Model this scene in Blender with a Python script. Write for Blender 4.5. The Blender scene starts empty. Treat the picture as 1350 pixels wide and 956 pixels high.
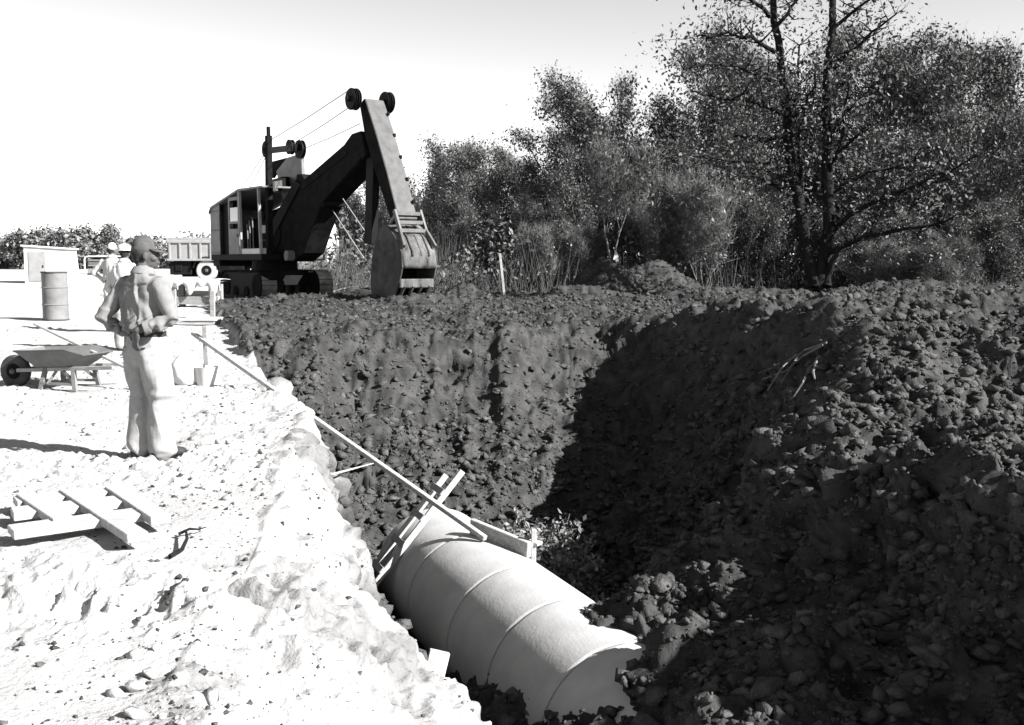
import bpy, bmesh, math, random
import numpy as np
from mathutils import Vector, Matrix

R = math.radians
sc = bpy.context.scene
COL = sc.collection
rnd = random.Random(7)
nrs = np.random.RandomState(11)

# ------------------------------------------------------------------ camera
EYE = 1.535
PITCH = math.atan(133.0 / 1350.0)
cam_d = bpy.data.cameras.new("camera")
cam = bpy.data.objects.new("camera", cam_d)
COL.objects.link(cam)
cam.location = (0, 0, EYE)
cam.rotation_euler = (math.pi / 2 - PITCH, 0, 0)
cam_d.sensor_width = 36.0
cam_d.lens = 36.0
cam_d.clip_start = 0.05
cam_d.clip_end = 8000
sc.camera = cam

# ------------------------------------------------------------------ light
SUN_EL = R(33)
SUN_AZ = Vector((0.90, -0.43, 0)).normalized()      # towards the sun, seen from above
w = bpy.data.worlds.new("World")
sc.world = w
w.use_nodes = True
nt = w.node_tree
bg = nt.nodes["Background"]
sky = nt.nodes.new("ShaderNodeTexSky")
sky.sky_type = 'NISHITA'
sky.sun_disc = False
sky.sun_elevation = SUN_EL
sky.sun_rotation = math.atan2(SUN_AZ.x, SUN_AZ.y)
sky.dust_density = 0.0
sky.air_density = 1.0
bw = nt.nodes.new("ShaderNodeSeparateColor")         # black and white film behind a red filter
nt.links.new(sky.outputs[0], bw.inputs[0])
nt.links.new(bw.outputs[0], bg.inputs[0])
bg.inputs[1].default_value = 0.088
sun_d = bpy.data.lights.new("sun", 'SUN')
sun_d.energy = 5.0
sun_d.angle = R(0.5)
sun_d.color = (1.0, 0.985, 0.97)
sun = bpy.data.objects.new("sun", sun_d)
COL.objects.link(sun)
sdir = Vector((SUN_AZ.x * math.cos(SUN_EL), SUN_AZ.y * math.cos(SUN_EL), math.sin(SUN_EL)))
sun.rotation_euler = sdir.to_track_quat('Z', 'Y').to_euler()
sun.location = sdir * 60
sc.view_settings.view_transform = 'Standard'
sc.view_settings.look = 'None'
sc.view_settings.exposure = 2.0
sc.view_settings.gamma = 1.0
sc.view_settings.use_curve_mapping = False

# ------------------------------------------------------------------ helpers
FW = Vector((0, math.cos(PITCH), -math.sin(PITCH)))
UP = Vector((0, math.sin(PITCH), math.cos(PITCH)))


def ray(px, py):
    return FW + Vector(((px - 675) / 1350.0, 0, 0)) + UP * ((478 - py) / 1350.0)


def at(px, py, d):
    """world point seen at photograph pixel (px, py) at distance y = d"""
    v = ray(px, py)
    v = v * (d / v.y)
    return Vector((v.x, v.y, v.z + EYE))


def on_z(px, py, z):
    v = ray(px, py)
    v = v * ((z - EYE) / v.z)
    return Vector((v.x, v.y, z))


def _hash(ix, iy, iz, seed):
    h = (ix * 374761393 + iy * 668265263 + iz * 2147483647 + seed * 974711) & 0xffffffff
    h = ((h ^ (h >> 13)) * 1274126177) & 0xffffffff
    h = ((h ^ (h >> 16)) * 2246822519) & 0xffffffff
    return ((h ^ (h >> 15)) & 0xffff).astype(np.float64) / 32767.5 - 1.0


def vnoise(x, y, z, seed=0):
    xi = np.floor(x).astype(np.int64); yi = np.floor(y).astype(np.int64); zi = np.floor(z).astype(np.int64)
    fx = x - xi; fy = y - yi; fz = z - zi
    fx = fx * fx * (3 - 2 * fx); fy = fy * fy * (3 - 2 * fy); fz = fz * fz * (3 - 2 * fz)
    r = 0
    for dx in (0, 1):
        wx = fx if dx else 1 - fx
        for dy in (0, 1):
            wy = fy if dy else 1 - fy
            for dz in (0, 1):
                wz = fz if dz else 1 - fz
                r = r + wx * wy * wz * _hash(xi + dx, yi + dy, zi + dz, seed)
    return r


def fbm(x, y, z, seed=0, octs=3, gain=0.5):
    a = 1.0; r = 0; f = 1.0
    for o in range(octs):
        r = r + a * vnoise(x * f + 13.7 * o, y * f + 7.1 * o, z * f + 3.3 * o, seed + o)
        a *= gain; f *= 2.03
    return r


def new_mesh_np(name, verts, quads=None, tris=None, smooth=False):
    me = bpy.data.meshes.new(name)
    nv = len(verts)
    me.vertices.add(nv)
    me.vertices.foreach_set("co", np.asarray(verts, dtype=np.float32).ravel())
    loops = []; starts = []; tot = 0
    if quads is not None and len(quads):
        q = np.asarray(quads, dtype=np.int32)
        loops.append(q.ravel()); starts.append(np.arange(len(q)) * 4 + tot); tot += q.size
    if tris is not None and len(tris):
        t = np.asarray(tris, dtype=np.int32)
        loops.append(t.ravel()); starts.append(np.arange(len(t)) * 3 + tot); tot += t.size
    loops = np.concatenate(loops); starts = np.concatenate(starts).astype(np.int32)
    me.loops.add(len(loops))
    me.loops.foreach_set("vertex_index", loops)
    me.polygons.add(len(starts))
    me.polygons.foreach_set("loop_start", starts)
    if smooth:
        me.polygons.foreach_set("use_smooth", np.ones(len(starts), dtype=bool))
    me.update(calc_edges=True)
    me.validate()
    return me


def tag(o, label=None, cat=None, group=None, kind=None):
    if label: o["label"] = label
    if cat: o["category"] = cat
    if group: o["group"] = group
    if kind: o["kind"] = kind
    return o


def link(name, me, m=None, parent=None):
    o = bpy.data.objects.new(name, me)
    COL.objects.link(o)
    if m is not None:
        me.materials.append(m)
    if parent is not None:
        o.parent = parent
    return o


def thing(name, label, cat, loc=(0, 0, 0), rz=0.0, group=None):
    o = bpy.data.objects.new(name, None)
    o.empty_display_size = 0.2
    COL.objects.link(o)
    o.location = loc
    o.rotation_euler = (0, 0, rz)
    return tag(o, label, cat, group)


class MB:
    """collects simple solids, in the parent's local space, into one mesh"""
    def __init__(self, off=(0, 0, 0)):
        self.v = []; self.f = []; self.off = Vector(off)

    def add(self, vs, fs):
        n = len(self.v)
        self.v += [Vector(p) - self.off for p in vs]
        self.f += [tuple(i + n for i in f) for f in fs]
        return self

    def box(self, c, s, M=None):
        hx, hy, hz = s[0] / 2, s[1] / 2, s[2] / 2
        P = [Vector((x, y, z)) for x in (-hx, hx) for y in (-hy, hy) for z in (-hz, hz)]
        if M is not None:
            P = [M @ p for p in P]
        P = [p + Vector(c) for p in P]
        return self.add(P, [(0, 1, 3, 2), (4, 6, 7, 5), (0, 4, 5, 1), (2, 3, 7, 6), (0, 2, 6, 4), (1, 5, 7, 3)])

    def beam(self, a, b, wd, ht, up=(0, 0, 1), taper=1.0):
        a = Vector(a); b = Vector(b); d = (b - a)
        d.normalize(); u = Vector(up)
        s = d.cross(u)
        if s.length < 1e-4:
            s = d.cross(Vector((1, 0, 0)))
        s.normalize(); u = s.cross(d)
        P = []
        for p, k in ((a, 1.0), (b, taper)):
            for i, j in ((-1, -1), (1, -1), (1, 1), (-1, 1)):
                P.append(p + s * (i * wd / 2 * k) + u * (j * ht / 2 * k))
        return self.add(P, [(0, 1, 2, 3), (7, 6, 5, 4), (0, 4, 5, 1), (1, 5, 6, 2), (2, 6, 7, 3), (3, 7, 4, 0)])

    def tube(self, pts, rad, n=8, cap=True):
        pts = [Vector(p) for p in pts]
        if not hasattr(rad, '__len__'):
            rad = [rad] * len(pts)
        V = []; F = []
        ref = None
        for i, p in enumerate(pts):
            d = (pts[min(i + 1, len(pts) - 1)] - pts[max(i - 1, 0)]).normalized()
            if ref is None:
                ref = d.orthogonal().normalized()
            s = (ref - d * ref.dot(d))
            if s.length < 1e-5:
                s = d.orthogonal()
            s.normalize(); ref = s
            t = d.cross(s)
            for k in range(n):
                a = 2 * math.pi * k / n
                V.append(p + (s * math.cos(a) + t * math.sin(a)) * rad[i])
        for i in range(len(pts) - 1):
            for k in range(n):
                k2 = (k + 1) % n
                F.append((i * n + k, i * n + k2, (i + 1) * n + k2, (i + 1) * n + k))
        if cap:
            F.append(tuple(range(n - 1, -1, -1)))
            F.append(tuple((len(pts) - 1) * n + k for k in range(n)))
        return self.add(V, F)

    def lathe(self, o, axis, prof, n=24, close=False):
        """prof: list of (along axis, radius)"""
        o = Vector(o); d = Vector(axis).normalized(); s = d.orthogonal().normalized(); t = d.cross(s)
        V = []; F = []
        for (h, r) in prof:
            for k in range(n):
                a = 2 * math.pi * k / n
                V.append(o + d * h + (s * math.cos(a) + t * math.sin(a)) * r)
        m = len(prof)
        for i in range(m - 1 if not close else m):
            i2 = (i + 1) % m
            for k in range(n):
                k2 = (k + 1) % n
                F.append((i * n + k, i * n + k2, i2 * n + k2, i2 * n + k))
        if not close:
            F.append(tuple(range(n - 1, -1, -1)))
            F.append(tuple((m - 1) * n + k for k in range(n)))
        return self.add(V, F)

    def prism(self, poly, ext):
        """poly: list of 3d points; extruded along ext"""
        P = [Vector(p) for p in poly]; e = Vector(ext); n = len(P)
        F = [tuple(range(n - 1, -1, -1)), tuple(range(n, 2 * n))]
        for k in range(n):
            k2 = (k + 1) % n
            F.append((k, k2, n + k2, n + k))
        return self.add(P + [p + e for p in P], F)

    def build(self, name, m, parent=None, smooth=False, bevel=0.0, sharp=24):
        me = bpy.data.meshes.new(name)
        me.from_pydata([tuple(p) for p in self.v], [], self.f)
        bm = bmesh.new(); bm.from_mesh(me)
        bmesh.ops.recalc_face_normals(bm, faces=bm.faces)
        bm.to_mesh(me); bm.free()
        if smooth:
            for p in me.polygons:
                p.use_smooth = True
        o = link(name, me, m, parent)
        if smooth:
            try:
                me.set_sharp_from_angle(angle=R(sharp))
            except Exception:
                pass
        if bevel:
            b = o.modifiers.new("bevel", 'BEVEL'); b.width = bevel; b.segments = 1; b.limit_method = 'ANGLE'
        return o


# ------------------------------------------------------------------ materials
def mat(name, lo, hi=None, rough=0.8, scale=6.0, bump=0.0, bscale=None, metal=0.0, island=False, stretch=None, detail=6.0, spec=0.08):
    hi = lo if hi is None else hi
    m = bpy.data.materials.new(name); m.use_nodes = True
    n = m.node_tree; b = n.nodes["Principled BSDF"]
    b.inputs["Roughness"].default_value = rough
    b.inputs["Metallic"].default_value = metal
    b.inputs["Specular IOR Level"].default_value = spec
    tc = n.nodes.new("ShaderNodeTexCoord")
    src = tc.outputs["Object"]
    if stretch:
        mp = n.nodes.new("ShaderNodeMapping"); mp.inputs["Scale"].default_value = stretch
        n.links.new(src, mp.inputs[0]); src = mp.outputs[0]
    if island:
        g = n.nodes.new("ShaderNodeNewGeometry"); fac = g.outputs["Random Per Island"]
    else:
        t = n.nodes.new("ShaderNodeTexNoise"); t.inputs["Scale"].default_value = scale
        t.inputs["Detail"].default_value = detail; t.inputs["Roughness"].default_value = 0.65
        n.links.new(src, t.inputs["Vector"]); fac = t.outputs["Fac"]
    r = n.nodes.new("ShaderNodeValToRGB")
    e = r.color_ramp.elements
    e[0].position = 0.0 if island else 0.32; e[1].position = 1.0 if island else 0.68
    e[0].color = (lo, lo, lo, 1); e[1].color = (hi, hi, hi, 1)
    n.links.new(fac, r.inputs[0]); n.links.new(r.outputs[0], b.inputs["Base Color"])
    if bump:
        t2 = n.nodes.new("ShaderNodeTexNoise"); t2.inputs["Scale"].default_value = bscale or scale * 4
        t2.inputs["Detail"].default_value = 5
        n.links.new(src, t2.inputs["Vector"])
        bp = n.nodes.new("ShaderNodeBump"); bp.inputs["Strength"].default_value = bump; bp.inputs["Distance"].default_value = 0.02
        n.links.new(t2.outputs["Fac"], bp.inputs["Height"]); n.links.new(bp.outputs[0], b.inputs["Normal"])
    return m


M = {}
M['soil'] = mat("dark_soil", 0.022, 0.088, 1.0, 6, 1.0, 50, spec=0.02)
M['lump'] = mat("pale_lump", 0.22, 0.3, 0.95, 5, 0.6, 40)
M['concrete'] = mat("pipe_concrete", 0.25, 0.38, 0.85, 1.3, 0.12, 40, stretch=(1, 1, 0.7), detail=4.0)
M['mortar'] = mat("joint_mortar", 0.14, 0.28, 0.95, 9, 0.6, 40)
M['wood'] = mat("pale_wood", 0.22, 0.38, 0.75, 8, 0.25, 40, stretch=(0.6, 4, 4))
M['oldwood'] = mat("weathered_wood", 0.15, 0.26, 0.85, 8, 0.3, 40, stretch=(0.6, 4, 4))
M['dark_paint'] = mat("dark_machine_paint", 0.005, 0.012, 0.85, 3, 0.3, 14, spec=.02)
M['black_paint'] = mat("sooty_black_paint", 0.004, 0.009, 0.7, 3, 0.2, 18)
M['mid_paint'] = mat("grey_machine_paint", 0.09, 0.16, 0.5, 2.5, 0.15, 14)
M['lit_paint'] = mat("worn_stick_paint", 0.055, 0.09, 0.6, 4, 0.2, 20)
M['muddy'] = mat("muddy_steel", 0.012, 0.12, 0.7, 3.2, 0.6, 20, stretch=(1, 1, 0.45))
M['postpaint'] = mat("scuffed_pale_paint", .16, .24, .7, 5, .1, 20)
M['bucket'] = mat("worn_bucket_steel", .03, .075, .8, 2.5, .4, 18)
M['steel'] = mat("bare_steel", 0.07, 0.11, 0.5, 5, 0.1, 20, metal=0.2)
M['rubber'] = mat("dusty_rubber", 0.03, 0.06, 0.9, 6, 0.2, 20)
M['dustyrubber'] = mat("sand_caked_rubber", 0.25, 0.32, 0.95, 6, 0.2, 20)
M['white_paint'] = mat("white_paint", 0.4, 0.5, 0.6, 3, 0.05, 12)
M['bed_paint'] = mat("pale_truck_paint", 0.17, 0.23, 0.6, 3, 0.1, 12)
M['glass'] = mat("dark_window_glass", 0.015, 0.025, 0.1, 3, spec=0.6)
M['rope'] = mat("wire_rope", 0.10, 0.16, 0.6, 30)
M['brightrope'] = mat("bright_wire_rope", 0.2, 0.3, 0.4, 30)
M['canvas'] = mat("white_canvas", 0.36, 0.46, 0.9, 4, 0.4, 14)
M['skin'] = mat("skin", 0.045, 0.075, 0.6, 12, 0.1, 60)
M['skin_dark'] = mat("tanned_skin", 0.06, 0.1, 0.6, 12, 0.1, 60)
M['shirt'] = mat("khaki_shirt_cloth", 0.125, 0.16, 0.9, 20, 0.25, 120)
M['trousers'] = mat("khaki_trouser_cloth", 0.2, 0.25, 0.9, 20, 0.25, 120)
M['whiteshirt'] = mat("white_shirt_cloth", 0.3, 0.36, 0.9, 20, 0.2, 80)
M['leather'] = mat("dark_leather", 0.02, 0.035, 0.5, 20, 0.1, 60)
M['hair'] = mat("dark_hair", 0.012, 0.03, 0.6, 60, 0.5, 140)
M['cap'] = mat("grey_cap_cloth", 0.04, 0.07, 0.9, 20, 0.2, 80)
M['hardhat'] = mat("white_hat", 0.42, 0.5, 0.5, 10)
M['bark'] = mat("dark_bark", 0.006, 0.018, 0.95, 7, 0.7, 26, stretch=(1, 1, 0.3))
M['twigbark'] = mat("grey_twig_bark", .03, .085, 0.95, 7, 0.4, 26)
M['palebark'] = mat("pale_twig_bark", 0.07, 0.14, 0.9, 7, 0.3, 26)
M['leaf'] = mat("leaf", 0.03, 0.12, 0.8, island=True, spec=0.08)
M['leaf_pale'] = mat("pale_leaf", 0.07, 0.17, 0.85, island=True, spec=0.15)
M['leaf_hazed'] = mat("hazed_leaf", 0.08, 0.16, 0.7, island=True)  # paler than nearer leaves: distance haze put into the colour
M['brush'] = mat("dry_brush", 0.02, 0.085, 0.9, island=True)
M['sack'] = mat("white_sack_paper", 0.4, 0.5, 0.9, 6, 0.5, 18)

# ------------------------------------------------------------------ ground
TB = [(4.5, 0.6), (3, 1.2), (.6, 2.2), (-.7, 2.8), (-1.3, 3.6), (-1.35, 4.3), (-1.35, 5), (-1.5, 5.9), (-1.62, 7.0),
      (-1.85, 8.5), (-2.2, 10.4), (-3.4, 13.5), (-4.4, 17), (-9.2, 31), (-12, 45)]
OC = [(6, 0.6), (3, 2.2), (1.0, 4.2), (.05, 5.1), (-.35, 5.6), (-.65, 5.85), (-.86, 6.0), (-.98, 6.4), (-1.01, 6.75),
      (-1.05, 7.05), (-1.35, 7.5), (-1.83, 8.7), (-2.18, 10.5), (-3.38, 13.6), (-4.4, 17.1), (-9.2, 31.1), (-12, 45)]
RE = [(4.8, 0.0), (4.2, 2.5), (3.5, 4.5), (3.0, 6), (2.8, 7.4), (2.75, 8.5), (2.85, 9.4), (3.1, 10.6), (3.2, 12.2), (3.05, 16.2), (2.1, 18.4), (1.0, 19.6), (.2, 20.6), (-1, 22)]


def sdist(x, y, poly):
    best = np.full(x.shape, 1e18); sg = np.zeros(x.shape)
    for (ax, ay), (bx, by) in zip(poly[:-1], poly[1:]):
        dx, dy = bx - ax, by - ay
        t = np.clip(((x - ax) * dx + (y - ay) * dy) / (dx * dx + dy * dy), 0, 1)
        ex = x - ax - t * dx; ey = y - ay - t * dy
        d2 = ex * ex + ey * ey
        c = (x - ax) * dy - (y - ay) * dx          # > 0 : right of the direction of travel
        m = d2 < best
        best = np.where(m, d2, best); sg = np.where(m, np.sign(c), sg)
    return np.sqrt(best) * sg


def worley(x, y, z, seed):
    """distance to the nearest of jittered points (nearest eight cells)"""
    xi = np.floor(x - .5).astype(np.int64); yi = np.floor(y - .5).astype(np.int64); zi = np.floor(z - .5).astype(np.int64)
    best = np.full(x.shape, 9.0)
    for dx in (0, 1):
        for dy in (0, 1):
            for dz in (0, 1):
                a, b, c = xi + dx, yi + dy, zi + dz
                px = a + .5 + .4 * _hash(a, b, c, seed); py = b + .5 + .4 * _hash(a, b, c, seed + 1); pz = c + .5 + .4 * _hash(a, b, c, seed + 2)
                best = np.minimum(best, (x - px) ** 2 + (y - py) ** 2 + (z - pz) ** 2)
    return np.sqrt(best)


def smax(a, b, k=0.12):
    h = np.clip(0.5 + 0.5 * (a - b) / k, 0, 1)
    return b * (1 - h) + a * h + k * h * (1 - h)


MOUNDS = [(5.3, 4.5, 1.5, 1.0, 1.2), (.38, 10.7, .6, .55, 1.0), (1.0, 7.6, .16, .4, .6), (1.98, 6.0, .30, .30, .28), (1.07, 6.5, .20, .2, .2), (2.35, 5.45, .30, .26, .25), (1.6, 5.9, .16, .16, .18), (2.3, 9.0, .2, .28, .2), (1.78, 8.8, .16, .25, .2), (1.3, 8.4, .08, .25, .2), (5.2, 2.8, 1.25, 1.1, 1.3), (7.0, 4.4, .9, 1.6, 1.8), (-5.2, 28.3, .16, 1.2, .7), (-2.3, 26.8, .36, 1.3, .8), (-1.5, 31, .55, .7, .9), (3.0, 33, 1.15, 1.0, 1.2), (4.7, 34.5, 1.15, 1.4, 1.2), (2.0, 30, .35, 1.6, .9),  # heaps at near right are out of view, raised to shade the lower bank
          (6.5, 29, .38, 2.2, 1.2), (10.5, 28, .5, 2.2, 1.2), (14.5, 28, .5, 2.5, 1.4), (7.2, 19, .15, 1.6, 1.2), (8.5, 14.5, .2, 2.0, 2.0), (6.0, 23.5, .3, 1.0, 1.0),
          (-9.2, 46.5, .45, 1.2, 1.0), (-5.6, 36.5, .3, .9, .8)]


def base(x, y):
    zp = np.interp(y, [-50, 12, 32, 48, 80, 3000], [0, 0, .25, .62, .65, .65])
    sTB = sdist(x, y, TB); sOC = sdist(x, y, OC); sRE = -sdist(x, y, RE)
    wob = fbm(x * .9, y * .9, x * 0, 40, 3)
    sTB = sTB + .10 * wob; sOC = sOC + .05 * fbm(x * 2.1, y * 2.1, x * 0, 44, 2); sREn = sRE + .30 * fbm(x * .8, y * .8, x * 0, 47, 3)
    zl = zp - .82 * np.maximum(sTB, 0) - 1.9 * np.maximum(sOC, 0)
    fe = np.interp(x, [-8, -4.5, -3, -1.5, 0, 1.0, 3], [19, 15.5, 16, 17.5, 18.5, 19.6, 20.5]) + .5 * wob
    dd = np.maximum(fe - y, 0)
    zt = np.interp(y, [15, 18.5, 26, 28, 32, 48, 3000], [.18, .3, .36, .37, .25, .6, .65])
    zf = zt - np.where(dd < 2, .5 * dd, 1.0 + .33 * (dd - 2))
    zr = .02 + np.minimum(1.05 * np.maximum(-sREn, 0), np.interp(y, [7, 8.5, 9.8, 11, 12.5, 17, 20], [.12, .02, .08, .62, .86, .80, .22])) + .02 * np.clip(-sREn, 0, 3.0) - np.interp(y, [2, 6, 8], [.35, .15, 0])
    slope = np.interp(y, [6.0, 6.9, 7.9, 8.4, 9.3, 10, 13, 18], [.62, .61, .62, .68, 1.1, 1.2, 1.3, 1.6])
    zr = zr - slope * np.maximum(sREn, 0)
    # right platform joins the ground beyond the pit
    zr = np.where(sREn < 0, np.maximum(zr, np.interp(y, [14, 20], [-9, .3])), zr)
    z = smax(smax(smax(zf, zr), zl, .03), np.full(x.shape, -2.45) + .1 * wob)
    z = np.where((sTB < 0), np.maximum(zl, np.minimum(z, zp + .02)), z)
    for (mx, my, h, sx, sy) in MOUNDS:
        z = z + h * np.exp(-((x - mx) / sx) ** 2 - ((y - my) / sy) ** 2)
    # how much dark soil lies here
    sand = 1 / (1 + np.exp(np.clip((np.minimum(sOC - .10, sTB * 0 + sOC - .10) + .20 * fbm(x * 2.6, y * 2.6, z * 2.6, 51, 4)) / .07, -30, 30)))
    sand = np.where((zl < z - .12) & (sTB > 0), 0, sand)
    dirt = np.clip(fbm(x * 1.7, y * 1.7, z * 1.7, 91, 4) * 1.3 - .05, 0, 1) * np.clip(sTB / .25 + .8, 0, 1) * .55
    dirt = dirt + .32 * np.exp(-((x + .95) / .3) ** 2 - ((y - 5.9) / .5) ** 2) * (1 + .6 * wob)
    sand = sand * (1 - dirt * (y < 16))
    far = np.clip((y - 37 + 1.5 * wob) / .8, 0, 1) * np.clip((-2.0 - x + 1.5 * wob) / .8, 0, 1)
    sand = np.maximum(sand, far)
    # the soil thrown up around the tracks
    trk = np.exp(-((x + 7.6) / 2.6) ** 2 - ((y - 32.5) / 2.8) ** 2)
    sand = sand * (1 - np.clip((trk - .35) * 4, 0, 1))
    return z, 1 - sand


def make_ground():
    ang = np.concatenate([np.linspace(-180, -33, 50)[:-1], np.linspace(-33, 33, 740), np.linspace(33, 180, 50)[1:]])
    rr = np.concatenate([[0.0], np.geomspace(.4, 2.6, 12)[:-1], np.geomspace(2.6, 40, 720)[:-1], np.geomspace(40, 90, 60)[:-1], np.geomspace(90, 5000, 40)])
    A, D = np.meshgrid(np.radians(ang), rr)
    x = (D * np.sin(A)); y = D * np.cos(A) - .3
    sh = x.shape
    x = x.ravel(); y = y.ravel()
    z, soil = base(x, y)
    # normals of the undisplaced sheet
    e = .03
    zx, _ = base(x + e, y); zy, _ = base(x, y + e)
    nx, ny = -(zx - z) / e, -(zy - z) / e
    ln = np.sqrt(nx * nx + ny * ny + 1); nx /= ln; ny /= ln; nz = 1 / ln
    dist = np.hypot(x, y)
    fade = np.clip((60 - dist) / 25, 0, 1)
    steep = np.clip((1 - nz) * 3, 0, 1)
    big = fbm(x * 1.3, y * 1.3, z * 1.3, 3, 3)
    clod = 1 - 2 * np.abs(vnoise(x * 3.7, y * 3.7, z * 3.7, 9))
    clod2 = 1 - 2 * np.abs(vnoise(x * 8.3, y * 8.3, z * 8.3, 10))
    clod3 = 1 - 2 * np.abs(vnoise(x * 17, y * 17, z * 17, 12))
    fine = fbm(x * 26, y * 26, z * 26, 15, 2)
    rb = np.clip((x - .6) / 1.0, 0, 1) * np.clip((16 - y) / 4, 0, 1)
    huge = fbm(x * .75 + 4, y * .75, z * .9, 71, 3)
    d_soil = (.12 + .05 * rb) * big + .17 * rb * huge
    sel = (dist < 45) & (np.abs(np.arctan2(x, y)) < R(34)) & (soil > .02)
    wx = x[sel] + .06 * big[sel]; wy = y[sel] + .05 * clod[sel]; wz = z[sel]
    cr = np.zeros(x.shape)
    cr[sel] = .11 * (.35 - worley(wx * 3.6, wy * 3.6, wz * 3.6, 101) ** 2) + .12 * (.35 - worley(wx * 8, wy * 8, wz * 8, 105) ** 2) + .055 * (.35 - worley(wx * 16, wy * 16, wz * 16, 109) ** 2)
    cr *= .55 + .6 * np.clip(vnoise(x * .8, y * .8, z * .8, 113) + .5, 0, 1.4)
    d_soil += .05 * clod + .02 * clod2 + cr + .018 * fine
    rough = np.exp(-((x + 2.3) / .9) ** 2 - ((y - 4.5) / .5) ** 2) + .8 * np.exp(-((x + 1.35) / .5) ** 2 - ((y - 4.6) / .5) ** 2) + .6 * np.exp(-((x + 2.6) / 1.2) ** 2 - ((y - 10.3) / 2.2) ** 2)
    patch = np.clip(fbm(x * .8, y * .8, z * .8, 60, 3) * 1.4 + .15, 0, 1)
    d_sand = .022 * big + (patch + 1.3 * rough) * (.026 * clod2 + .014 * clod3 + .007 * fine) + rough * .05 * clod + steep * (.07 * clod + .035 * clod2 + .012 * clod3 + .006 * fine)
    u = (y * .5 - z) * .55
    gouge = np.abs(vnoise(x * 2.3 + .5 * big, u, u * 0 + 3, 33)) + .5 * np.abs(vnoise(x * 5.1, u * 1.7, u * 0, 34))
    gouge = np.minimum(gouge, .7)
    face = np.clip((y - 13.5) / 2, 0, 1) * np.clip((20 - y) / 2, 0, 1) * np.clip((2.2 - x) / 1, 0, 1)
    d_soil = d_soil * (1 - .2 * face) - .20 * face * gouge + .07 * face
    dsp = (soil * d_soil + (1 - soil) * d_sand) * fade
    lat1 = .05 * vnoise(x * 5, y * 5, z * 5, 21) * soil * fade
    lat2 = .05 * vnoise(x * 5, y * 5, z * 5, 22) * soil * fade
    co = np.stack([x + nx * dsp + lat1, y + ny * dsp + lat2, z + nz * dsp], 1)
    nr, nc = sh
    idx = np.arange(nr * nc).reshape(sh)
    q = np.stack([idx[:-1, :-1], idx[:-1, 1:], idx[1:, 1:], idx[1:, :-1]], -1).reshape(-1, 4)
    me = new_mesh_np("ground", co, quads=q[:, ::-1], smooth=False)
    at_ = me.attributes.new("soil", 'FLOAT', 'POINT')
    at_.data.foreach_set("value", soil.astype(np.float32))
    m = bpy.data.materials.new("ground_surface"); m.use_nodes = True
    n = m.node_tree; b = n.nodes["Principled BSDF"]; b.inputs["Roughness"].default_value = .95; b.inputs["Specular IOR Level"].default_value = .02
    L = n.links.new
    tc = n.nodes.new("ShaderNodeTexCoord")
    a = n.nodes.new("ShaderNodeAttribute"); a.attribute_name = "soil"

    def noise(s, det=6):
        t = n.nodes.new("ShaderNodeTexNoise"); t.inputs["Scale"].default_value = s; t.inputs["Detail"].default_value = det
        t.inputs["Roughness"].default_value = .65
        L(tc.outputs["Object"], t.inputs["Vector"]); return t.outputs["Fac"]

    def ramp(f, p0, c0, p1, c1):
        r = n.nodes.new("ShaderNodeValToRGB"); e = r.color_ramp.elements
        e[0].position = p0; e[0].color = (c0, c0, c0, 1); e[1].position = p1; e[1].color = (c1, c1, c1, 1)
        L(f, r.inputs[0]); return r.outputs[0]
    soilc = ramp(noise(3.0), .3, .016, .7, .058)
    sandc = ramp(noise(1.6), .3, .26, .6, .34)
    spk = ramp(noise(24, 3), .28, .35, .40, 1.0)
    mu = n.nodes.new("ShaderNodeMix"); mu.data_type = 'RGBA'; mu.blend_type = 'MULTIPLY'; mu.inputs[0].default_value = .8
    L(sandc, mu.inputs[6]); L(spk, mu.inputs[7])
    mx = n.nodes.new("ShaderNodeMix"); mx.data_type = 'RGBA'
    L(a.outputs["Fac"], mx.inputs[0]); L(mu.outputs[2], mx.inputs[6]); L(soilc, mx.inputs[7])
    L(mx.outputs[2], b.inputs["Base Color"])
    bp = n.nodes.new("ShaderNodeBump"); bp.inputs["Strength"].default_value = .7; bp.inputs["Distance"].default_value = .03
    L(noise(30, 6), bp.inputs["Height"]); L(bp.outputs[0], b.inputs["Normal"])
    o = link("ground", me, m)
    tag(o, "pale sand and dark dug soil around the deep trench", None, None, "structure")
    return co, soil, sh


gco, gsoil, gshape = make_ground()


def gz(x, y):
    """height of the finished ground near (x, y)"""
    r = math.hypot(x, y + .3)
    m = np.abs(np.hypot(gco[:, 0], gco[:, 1] + .3) - r) < max(.4, r * .05)
    c = gco[m]
    d = (c[:, 0] - x) ** 2 + (c[:, 1] - y) ** 2
    k = np.argsort(d)[:6]
    return float(np.mean(c[k, 2]))


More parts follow.
